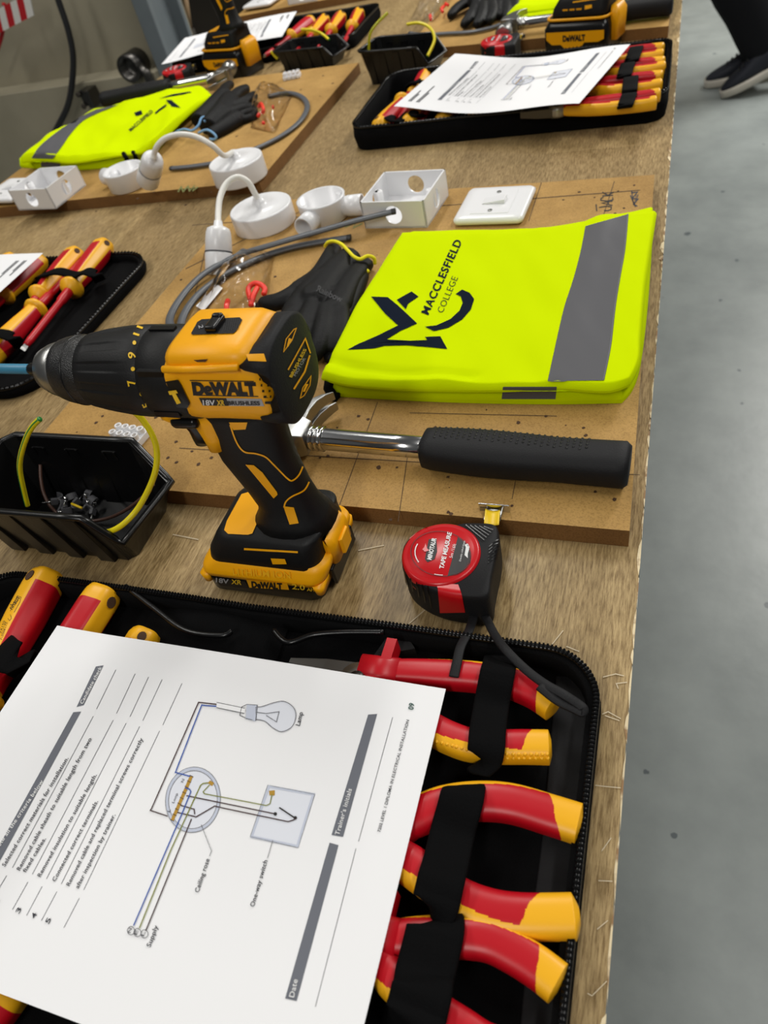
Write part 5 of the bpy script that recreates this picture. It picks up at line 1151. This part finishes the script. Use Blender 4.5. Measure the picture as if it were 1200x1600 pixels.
# ================================================================ GREY CABLES
def cable(pts, label, r=(.0052, .0030), group='grey twin cables', tip=True):
    P = cr(pts, 10); c = P[len(P)//2]; t = thing('electrical_cable', label, 'cable', c, group)
    mb = MB(); mb.tube(P, r, 'grey_cable', 14, up=(0, 0, 1)); mb.build('sheath', t)
    mb = MB(); d = (P[-1]-P[-2]).normalized(); mb.tube([P[-1]-d*.004, P[-1]+d*.001], (r[0]+.0003, r[1]+.0003), 'dark_cable', 12, up=(0, 0, 1))
    d = (P[0]-P[1]).normalized(); mb.tube([P[0]-d*.004, P[0]+d*.001], (r[0]+.0003, r[1]+.0003), 'dark_cable', 12, up=(0, 0, 1)); mb.build('cut_end', t); return t
zc = BZ+.0045
cable([T(547, 371, zc), T(500, 378, zc), T(450, 388, zc), T(400, 405, zc), T(350, 430, zc), T(310, 460, zc), T(286, 495, zc), T(283, 530, zc), T(300, 555, zc+.001), T(325, 560, zc+.003), T(325, 530, zc+.007), T(280, 520, zc+.006), T(265, 500, zc+.004), T(285, 462, zc+.003), T(320, 427, zc+.004), T(370, 400, zc+.006), T(430, 381, zc+.010), T(500, 361, zc+.012), T(560, 344, zc+.015), T(617, 330, zc+.018)],
      'grey twin cable looped on the front board, its cut end raised by the back box')
cable([T(267, 263, zc), T(300, 260, zc), T(345, 252, zc), T(400, 232, zc), T(440, 212, zc), T(468, 190, zc), T(480, 168, zc), T(472, 152, zc), T(450, 145, zc), T(420, 150, zc)],
      'grey twin cable curving round the packet on the left board')
cable([T(640, 52, zc), T(665, 54, zc), T(700, 52, zc), T(735, 50, zc), T(765, 44, zc), T(790, 35, zc)], 'grey twin cable at the front edge of the far right board')
# ================================================================ CLEAR PACKETS
def packet(label, corners, zc_, reds, seed=1, white=None):
    c = T(*corners[0], BZ); t = thing('plastic_packet', label, 'plastic packet', c, 'clear plastic packets')
    A, B_, C_, D_ = [T(p[0], p[1], BZ+.001) for p in corners]; mb = MB()
    def f(sgn):
        def g(u, v):
            p = A*(1-u)*(1-v)+B_*u*(1-v)+C_*u*v+D_*(1-u)*v; e = math.sin(PI*u)**.5*math.sin(PI*v)**.5 if 0 < u < 1 and 0 < v < 1 else 0
            n = abs(noise.noise(V(p.x*34, p.y*34, seed)))*.020+abs(noise.noise(V(p.x*80, p.y*80, seed+5)))*.006
            return p+V(0, 0, (zc_*e+n*e) if sgn > 0 else .0006)
        return g
    mb.grid(f(1), 42, 34, 'clear_plastic'); mb.grid(f(-1), 6, 6, 'clear_plastic'); mb.build('clear_bag', t)
    for L in reds:
        mb = MB(); mb.tube(cr([T(a, b, z) for a, b, z in L], 6), .0032, 'signal_red', 10); mb.build('red_plug', t)
    if white:
        mb = MB(); q = [T(a, b, BZ+.003) for a, b in white]; mb.add([q[0], q[1], q[2], q[3]], [(0, 1, 2, 3)], 'paper', False)
        mb.build('paper_slip', t)
    return t
packet('clear plastic packet with red pieces on the front board, behind the front drill', [(300, 492), (410, 530), (428, 395), (376, 398)], .022,
       [[(392, 470, .030), (388, 452, .034), (397, 443, .036), (408, 445, .035), (414, 452, .032), (412, 460, .030)], [(392, 478, .028), (396, 462, .033), (402, 450, .034)], [(355, 488, .024), (354, 478, .028), (356, 470, .026)]], 1, [(306, 478), (318, 486), (348, 450), (340, 445)])
packet('clear plastic packet with red pieces, inside the cable curve on the left board', [(392, 200), (430, 208), (458, 145), (400, 140)], .028,
       [[(404, 168, .030), (408, 162, .036), (412, 172, .036), (410, 176, .030)], [(425, 168, .032), (428, 167, .032)], [(411, 193, .024), (412, 191, .026)], [(403, 182, .026), (405, 178, .028)]], 4)
packet('clear plastic packet with red pieces on the far right board beside the far gloves', [(640, 32), (676, 34), (706, -2), (676, -4)], .026,
       [[(694, 10, .030), (690, 14, .034), (692, 19, .030)], [(672, 24, .024), (673, 30, .022)], [(696, 6, .034), (700, 8, .034)]], 6)
# ================================================================ LEFT STATION (mid left)
lcase = case('open black zip-up tool case at the left edge of the bench, holding screwdrivers', -1.16, -.672, .495, .805, .014, .045, .002)
zl_ = .0065
aim(bigd, T(166, 382, .022), T(112, 450, .022), zl_, 'rightmost screwdriver in the left tool case, lying with its handle away', G_SD, 1, math.radians(-55))
aim(bigd, T(122, 394, .022), T(70, 452, .022), zl_, 'second screwdriver from the right in the left tool case', G_SD, .97, math.radians(-50))
aim(bigd, T(66, 404, .02), T(20, 450, .02), zl_, 'screwdriver under the top corner of the left worksheet, only its handle end out', G_SD, .85, math.radians(60))
aim(bigd, T(22, 402, .02), T(-30, 450, .02), zl_, 'screwdriver at the left frame edge, its yellow end above the left worksheet', G_SD, .85, math.radians(70))
aim(bigd, T(-22, 565, .022), T(37, 503, .022), zl_, 'screwdriver in the left tool case pointing the other way, red handle near the camera', G_SD, .97, math.radians(20))
strap(lcase, [T(62, 432, .012), T(72, 428, .036), T(92, 424, .041), T(118, 430, .034), T(135, 424, .041), T(150, 430, .038), T(156, 438, .012)], .016)
strap(lcase, [T(-12, 520, .036), T(6, 522, .039), T(20, 528, .036), T(32, 540, .014)], .016)
worksheet('white printed worksheet at the left edge, lying on the left tool case', (-.822, .553, 0), PI, lambda u, v, o: V(u, -v, .0435+.001*math.sin(u*20)+(o if o >= 0 else o)))
def place_bin(label, x, y, rz, s):
    return dup(bin1, (x, y, .0002), rz, label, scale=s)
place_bin('black open-fronted parts bin cut off by the left edge of the frame', -.722, .378, 0, .97)
# ================================================================ RIGHT FAR STATION
rcase = case('open black zip-up tool case on the right beyond the front board', -.478, -.006, 1.130, 1.372, .034, .03, .005)
def far_pl(label, up, lo, z=.034, rw=.0085): return make_pliers(label, [T(a, b, z) for a, b in up], [T(a, b, z) for a, b in lo], z, rw=rw, group=None, res=14)
far_pl('farthest red and yellow pliers in the right tool case', [(940, 90), (965, 85), (1000, 80), (1038, 76)], [(945, 95), (975, 94), (1010, 90), (1037, 86)])
far_pl('second farthest red and yellow pliers in the right tool case', [(940, 108), (966, 105), (1000, 101), (1039, 98)], [(940, 113), (967, 114), (1010, 110), (1040, 105)])
far_pl('third farthest red and yellow pliers in the right tool case', [(935, 131), (960, 128), (1000, 123), (1036, 120)], [(935, 141), (958, 142), (1000, 138), (1035, 133)])
far_pl('pliers nearest the front wall of the right tool case, finger guard showing', [(905, 165), (950, 159), (1000, 153), (1032, 148)], [(905, 171), (950, 169), (1000, 164), (1026, 160)])
for a, b in (((995, 72), (986, 98)), ((982, 97), (974, 122)), ((986, 119), (983, 147)), ((984, 145), (976, 168))):
    P_ = [T(a[0]+(b[0]-a[0])*k, a[1]+(b[1]-a[1])*k, z) for k, z in ((-.02, .030), (.12, .0435), (.5, .044), (.88, .0435), (1.02, .030))]; strap(rcase, P_, .021)
zf = .012
aim(bigd, T(666, 110, .03), T(646, 143, .03), zf, 'screwdriver at the far left corner of the right tool case, handle away', G_SD, .82, math.radians(-40))
aim(bigd, T(590, 200, .03), T(612, 175, .03), zf, 'leftmost screwdriver in the right tool case, yellow end towards the camera', G_SD, .95, math.radians(-20))
aim(bigd, T(634, 196, .03), T(658, 163, .03), zf, 'screwdriver second from the left in the right tool case, yellow end towards the camera', G_SD, .95, math.radians(30))
aim(smalld, T(688, 190, .03), T(702, 170, .03), zf, 'small screwdriver sticking out in front of the right worksheet, nearer its left corner', G_SD, 1.1, math.radians(-20))
aim(smalld, T(740, 187, .03), T(750, 168, .03), zf, 'small screwdriver sticking out in front of the right worksheet, under its middle', G_SD, 1.1, math.radians(20))
aim(smalld, T(704, 106, .035), T(690, 128, .035), zf, 'small screwdriver whose yellow end shows behind the right worksheet', G_SD, 1.1, 0)
aim(smalld, T(752, 98, .035), T(745, 115, .035), zf, 'small screwdriver whose red end shows behind the right worksheet', G_SD, 1.0, 1.2)
strap(rcase, [T(640, 135, .016), T(648, 128, .042), T(660, 127, .042), T(668, 134, .016)], .018)
strap(rcase, [T(600, 180, .016), T(610, 184, .042), T(622, 190, .036), T(640, 176, .040), T(652, 180, .038), T(664, 182, .016)], .016)
worksheet('white printed worksheet on the right tool case, its print seen from a distance', (-.352, 1.358, 0), math.radians(-14.5), lambda u, v, o: V(u, -v, .052+.006*math.cos(2*PI*u/.297*.9+.6)-.004*v/.21+o*1.3))
rb = place_bin('black open-fronted parts bin right of the left board, with curling wires', -.484, 1.462, math.radians(-12), .86)
def W3(L, y): return [S(a, b, y+k) for (a, b), k in zip(L, [0]*len(L))]
wire([S(576, 82, 1.455), S(578, 55, 1.455), S(588, 38, 1.46), S(606, 20, 1.47)], .0024, 'thin green and yellow wire rising left of the far right bin')
wire([S(636, 38, 1.47), S(655, 36, 1.465), S(672, 44, 1.455), S(679, 62, 1.44), S(668, 88, 1.415)], .0026, 'green and yellow wire looping at the right of the far right bin')
# tape, drill, hammer, vest, gloves of the far right station
dup(tape, (-.300, 1.470, 0), math.radians(-4), 'red and black tape measure in front of the far right board', skip=('wrist_strap',))
def big_battery(r):
    mb = MB()
    def fs(x0, x1, y0, y1, z, rr_): return [V(x, y, z) for x, y in rrect((x0+x1)/2, (y0+y1)/2, x1-x0, y1-y0, rr_, 5)]
    mb.rings([fs(-.322, -.212, DY-.038, DY+.038, .0005, .01), fs(-.324, -.210, DY-.040, DY+.040, .004, .01), fs(-.324, -.210, DY-.040, DY+.040, .046, .01), fs(-.316, -.214, DY-.036, DY+.036, .058, .01)], 'black_plastic')
    off = V(DX, DY, 0); o = mb.build('battery_pack', None, origin=off); o.parent = r; o.location = (0, 0, -LIFT)
    m2 = MB(); y = DY-.0405
    m2.add([V(-.318, y, .043), V(-.216, y, .043), V(-.216, y, .030), V(-.226, y, .026), V(-.250, y, .026), V(-.258, y, .017), V(-.284, y, .017), V(-.292, y, .024), V(-.308, y, .024), V(-.318, y, .032)], [tuple(range(10))], 'drill_yellow', False)
    f = lambda u, v: V(u, DY-.0409, v)
    m2.text2('DeWALT', (-.288, .029), (-.248, .029), .008, 'print_black', f, .06, up=(0, .0085)); m2.text2('18V XR', (-.318, .008), (-.298, .008), .005, 'print_grey', f, .0, up=(0, .005))
    p = m2.build('battery_label', None, origin=off); p.parent = o; p.location = (0, 0, 0)
    m2 = MB(); m2.rings([fs(-.214, -.200, DY-.022, DY+.022, .022, .005), fs(-.214, -.198, DY-.022, DY+.022, .060, .005), fs(-.214, -.203, DY-.018, DY+.018, .070, .005)], 'drill_yellow'); p = m2.build('release_latch', None, origin=off); p.parent = o; p.location = (0, 0, 0)
    m2 = MB(); P_ = [V(x, y_, .0600) for x, y_ in rrect(-.266, DY, .106, .076, .014, 6)]; m2.tube(P_, .0022, 'drill_yellow', 8, closed=True); p = m2.build('yellow_rim', None, origin=off); p.parent = o; p.location = (0, 0, 0)
    for k, nm in enumerate(('charge_gauge',)):
        m2 = MB(); 
        for q in range(3): m2.add([V(-.290+q*.012, DY-.0345, .072), V(-.281+q*.012, DY-.0345, .072), V(-.281+q*.012, DY-.0345, .0745), V(-.290+q*.012, DY-.0345, .0745)], [(0, 1, 2, 3)], 'drill_yellow', False)
        p = m2.build(nm, None, origin=off); p.parent = o; p.location = (0, 0, 0)
LIFT = .033
d2 = dup(drill, (-.152, 1.478, LIFT), math.radians(-15), 'yellow and black cordless drill with a tall battery at the far right board', skip=('battery_pack',)); big_battery(d2)
d3 = dup(drill, (-.925, 1.632, LIFT), math.radians(-15), 'yellow and black cordless drill with a tall battery beside the far left worksheet', skip=('battery_pack',)); big_battery(d3)
hs = ham.scale[0]
dup(ham, (-.292, 1.560, BZ), math.radians(-4), 'claw hammer with black grip on the far right board', scale=hs)
dup(ham, (-.885, 1.500, BZ), math.radians(-170), 'claw hammer with black grip along the back edge of the left board', scale=hs)
v2 = thing('hi_vis_vest', 'folded hi-vis yellow vest on the far right board, cut off by the top edge', 'vest', (-.16, 1.78, BZ), 'folded hi-vis vests')
mb = MB(); F3 = lambda u, v: V(-.325+u*.31+.012*math.sin(v*4), 1.625+v*.27-.03*u*(1-v), 0); cloth_layer(mb, F3, BZ+.0004, .030, seed=21, nu=30, nv=24, wr=.003); mb.build('lower_layers', v2)
mb = MB(); F4 = lambda u, v: V(-.315+u*.295+.012*math.sin(v*5), 1.645+v*.24-.03*u*(1-v), 0); cloth_layer(mb, F4, .031, .040, seed=22, nu=30, nv=24, wr=.004); up2 = mb.build('upper_layer', v2)
mb = MB(); b_ = world_bvh([up2])[0]; mb.grid(lambda u, v: (lambda h: (h[0] if h[0] is not None else V(0, 0, .04))+V(0, 0, .0008))(b_.ray_cast(V(-.10+u*.05, 1.64+v*.22, .2), V(0, 0, -1))), 8, 20, 'reflective_grey'); mb.build('reflective_band', up2)
# gloves, far right
make_glove('black work glove on the far right board, fingers spread towards the camera', [(745, 15)], [
    ([(760, -30, .03), (752, -8, .034), (745, 5, .036)], .020, .022), ([(735, 0, .034), (715, 12, .032), (704, 24, .028)], .013, .010), ([(745, 8, .036), (735, 25, .034), (725, 38, .028)], .013, .010),
    ([(755, 8, .036), (752, 24, .034), (745, 38, .028)], .013, .010), ([(768, 5, .034), (770, 20, .032), (765, 32, .028)], .013, .010)], [(740, -32, .05), (755, -36, .056), (775, -33, .05)], .03, G_G)
make_glove('black work glove on the far right board, tucked behind the spread one', [(790, 10)], [
    ([(805, -30, .028), (796, -8, .03), (790, 0, .03)], .018, .020), ([(782, 0, .03), (778, 12, .03), (780, 24, .026)], .012, .009), ([(792, 0, .03), (792, 15, .028), (790, 26, .026)], .012, .009), ([(802, 0, .03), (805, 8, .028), (804, 14, .026)], .011, .009)],
    [(790, -34, .045), (805, -36, .05), (820, -32, .045)], .03, G_G)
# ================================================================ LEFT BOARD: vest, gloves
v3 = thing('hi_vis_vest', 'crumpled folded hi-vis yellow vest on the left board, its tip at the table edge', 'vest', (-1.0, 1.28, BZ), 'folded hi-vis vests')
z3 = .045
mb = MB(); FL = coons(TL([(30, 257), (90, 261), (150, 259), (215, 250), (240, 238)], .024), TL([(240, 238), (262, 210), (290, 180), (322, 146)], .024), TL([(150, 178), (200, 168), (260, 152), (322, 146)], .024), TL([(30, 257), (60, 232), (100, 205), (150, 178)], .024))
cloth_layer(mb, FL, BZ+.0004, .034, seed=31, nu=44, nv=30, wr=.004); lo3 = mb.build('lower_layers', v3)
mb = MB(); FU = coons(TL([(30, 247), (60, 244), (110, 247), (170, 238), (215, 232), (238, 222)], z3), TL([(238, 222), (258, 205), (285, 178), (328, 142)], z3), TL([(120, 185), (165, 165), (230, 150), (285, 138), (315, 133), (328, 142)], z3), TL([(30, 247), (62, 222), (90, 202), (120, 185)], z3))
cloth_layer(mb, FU, .035, z3, seed=33, nu=50, nv=36, wr=.005, fold=lambda u, v: .004*math.sin(u*7+v*4)); up3 = mb.build('upper_layer', v3)
bb = world_bvh([up3, lo3]); P3 = Proj(bb, .0012); mb = MB()
La = cr([(50, 247, 0), (62, 230, 0), (88, 208, 0), (118, 188, 0), (150, 172, 0)], 5); Lc = cr([(83, 248, 0), (98, 228, 0), (112, 208, 0), (135, 186, 0), (186, 164, 0)], 5)
mb.grid(lambda u, v: (lambda q: P3(q.x, q.y))(lerp_list(La, v).lerp(lerp_list(Lc, v), u)), 8, 24, 'reflective_grey'); mb.build('reflective_band', up3)
mb = MB(); mb.grid(lambda u, v: P3(65+u*30, 253+v*8), 5, 3, 'reflective_grey'); mb.build('reflective_band', lo3)
mb = MB()
mb.poly2([(248, 155), (270, 148), (296, 144), (300, 145), (280, 149), (262, 152)], 'navy_print', P3, 1); mb.poly2([(260, 157), (268, 157), (282, 169), (268, 167)], 'navy_print', P3, 1); mb.poly2([(210, 177), (221, 173), (223, 179), (213, 182)], 'navy_print', P3, 1)
mb.line2([(260, 165), (250, 172), (243, 178)], 2.5, 'navy_print', P3); mb.text2('MACCLESFIELD', (205, 206), (240, 175), 5, 'navy_print', P3, .02, up=(-4, -3)); mb.build('printed_logo', up3)
mb = MB(); mb.tube([T(193, 240, .040), T(197, 247, .036), T(200, 252, .026)], (.004, .004), 'black_fabric', 8); mb.tube([T(208, 238, .040), T(211, 244, .036), T(213, 249, .026)], (.004, .004), 'black_fabric', 8); mb.build('hem_binding', lo3)
make_glove('black work glove on the left board, nearer the vest, with a pale blue cuff edge', [(330, 180)], [
    ([(325, 200, .030), (345, 180, .034), (360, 160, .034)], .022, .024), ([(310, 190, .028), (330, 170, .032), (350, 150, .034)], .018, .020), ([(360, 158, .034), (372, 145, .034), (384, 139, .030)], .014, .011), ([(365, 168, .034), (385, 158, .034), (396, 150, .030)], .014, .011),
    ([(360, 178, .032), (378, 170, .032), (392, 168, .028)], .013, .011), ([(348, 150, .034), (352, 138, .034), (360, 132, .030)], .013, .010)],
    [(275, 206, .030), (288, 202, .036), (300, 204, .036), (310, 196, .040), (314, 186, .046), (319, 183, .046), (320, 190, .042)], .03, G_G, 'blue_hem')
make_glove('black work glove on the left board, behind the other one, fingers bunched', [(360, 195)], [
    ([(330, 212, .024), (350, 200, .026), (370, 186, .028)], .016, .018), ([(368, 185, .026), (385, 176, .026), (397, 172, .024)], .011, .009), ([(372, 190, .024), (390, 184, .024), (400, 178, .024)], .010, .008), ([(345, 192, .026), (330, 190, .026)], .014, .012)],
    [(310, 208, .030), (322, 203, .034), (332, 207, .032), (338, 214, .026), (334, 218, .022), (328, 217, .022)], .03, G_G, 'blue_hem')
# ================================================================ FAR LEFT STATION
fl = case('open black zip-up tool case at the far left, behind the left board', -1.13, -.66, 1.685, 1.925, .026, .03, .004)
worksheet('white printed worksheet at the far left, leaning under the far left drill', (-.832, 1.712, 0), math.radians(192), lambda u, v, o: V(u, -v, .040+.003*math.sin(u*16)+o*1.5))
zq = .010
for a, b, lab, rl in (((486, 24), (449, 51), 'leftmost screwdriver in the far left tool case, red side up', 60), ((507, 22), (485, 46), 'second screwdriver from the left in the far left tool case', -35), ((532, 17), (514, 41), 'third screwdriver from the left in the far left tool case', -40), ((560, 12), (545, 40), 'rightmost screwdriver in the far left tool case', -30)):
    aim(bigd, T(*a, .035), T(*b, .035), zq, lab, G_SD, .92, math.radians(rl))
fb_ = dup(bin1, (-.735, 1.622, .0002), math.radians(-8), 'black open-fronted parts bin behind the left board, in front of the screwdrivers', scale=(.86, .86, .60))
wire([S(470, 46, 1.60), S(488, 47, 1.61), S(503, 53, 1.615), S(514, 62, 1.60)], .0026, 'short green and yellow wire arching over the far left bin')
wire([S(423, 80, 1.60), S(428, 86, 1.60), S(434, 92, 1.60)], .0026, 'stub of yellow wire at the left end of the far left bin')
dup(tape, (-1.050, 1.590, 0), math.radians(20), 'red and black tape measure under the corner of the far left worksheet', skip=('wrist_strap',))
# ================================================================ PERSON (only the lower legs are in view)
YP = 3.62
per = thing('person', 'person walking by in black trousers and navy trainers with pale soles, legs only', 'person', (.42, YP, FZ))
def leg(mb, hip, knee, ank, w=1.0):
    P = cr([hip, hip.lerp(knee, .5), knee, knee.lerp(ank, .5), ank], 6)
    mb.tube(P, lambda u: .088*(1-u)**.7*w+.060*w if u < .98 else .052*w, 'trouser_cloth', 20)
ank1 = S(1190, 92, YP)+V(.012, 0, 0); kn1 = S(1150, -60, YP)+V(0, 0, 0); hip = V(kn1.x+.10, YP+.04, FZ+.93)
ank2 = S(1205, 70, YP+.18)+V(.06, 0, 0); kn2 = V(ank2.x+.02, YP+.20, FZ+.50)
mb = MB(); leg(mb, hip+V(0, -.02, 0), kn1, ank1); leg(mb, hip+V(0, .14, 0), kn2, ank2)
mb.sphere(hip+V(0, .06, .02), (.14, .18, .13), 'trouser_cloth', 10); mb.lathe([(.13, -.02), (.15, .05), (.14, .14), (.132, .16)], 'trouser_cloth', 24, 'z', hip+V(0, .06, 0))
mb.build('trousers', per, remesh=.012, smoothmod=4)
def shoe(toe, ang, tilt, nm='trainer'):
    """toe point on the floor, pointing -x; tilt lifts the heel"""
    X = Matrix.Translation(toe) @ Matrix.Rotation(ang, 4, 'Z') @ Matrix.Rotation(-tilt, 4, 'Y')
    L = .285; mb = MB(); sl = MB()
    prof = [(0, .018, .030), (.02, .034, .046), (.06, .045, .062), (.11, .046, .082), (.15, .040, .108), (.19, .036, .118), (.24, .036, .118), (.275, .030, .112), (.285, .018, .10)]
    def ring(x, w, z0, z1, n=20):
        return [V(x, w*math.cos(2*PI*j/n), (z0+z1)/2+(z1-z0)/2*math.copysign(abs(math.sin(2*PI*j/n))**.7, math.sin(2*PI*j/n))) for j in range(n)]
    mb.rings([ring(x, w, .02, h) for x, w, h in prof], 'shoe_navy', X=X)
    out = [(x, w*1.08) for x, w, h in prof]; P = [(x-.004, -w) for x, w in out]+[(x+.0, w) for x, w in reversed(out)]
    sl.rings([[V(x, y, z) for x, y in [(a*1.0, b*k) for a, b in P]] for z, k in ((0, .93), (.006, 1.0), (.024, 1.02), (.030, .97))], 'shoe_sole', X=X)
    o = mb.build(nm, per, subsurf=1); sl.build('sole', o)
    lc = MB()
    for k in range(4): x = .085+k*.018; lc.tube([X @ V(x, -.022, .068+k*.011), X @ V(x+.004, 0, .080+k*.011), X @ V(x, .022, .068+k*.011)], .0028, 'black_plastic', 6)
    lc.build('laces', o)
shoe(T(1128, 152, FZ)+V(0, 0, .001), math.radians(4), math.radians(22)); shoe(T(1101, 140, FZ)+V(0, .03, .001), math.radians(2), math.radians(6))
# part names: number copies with Blender's own suffix only
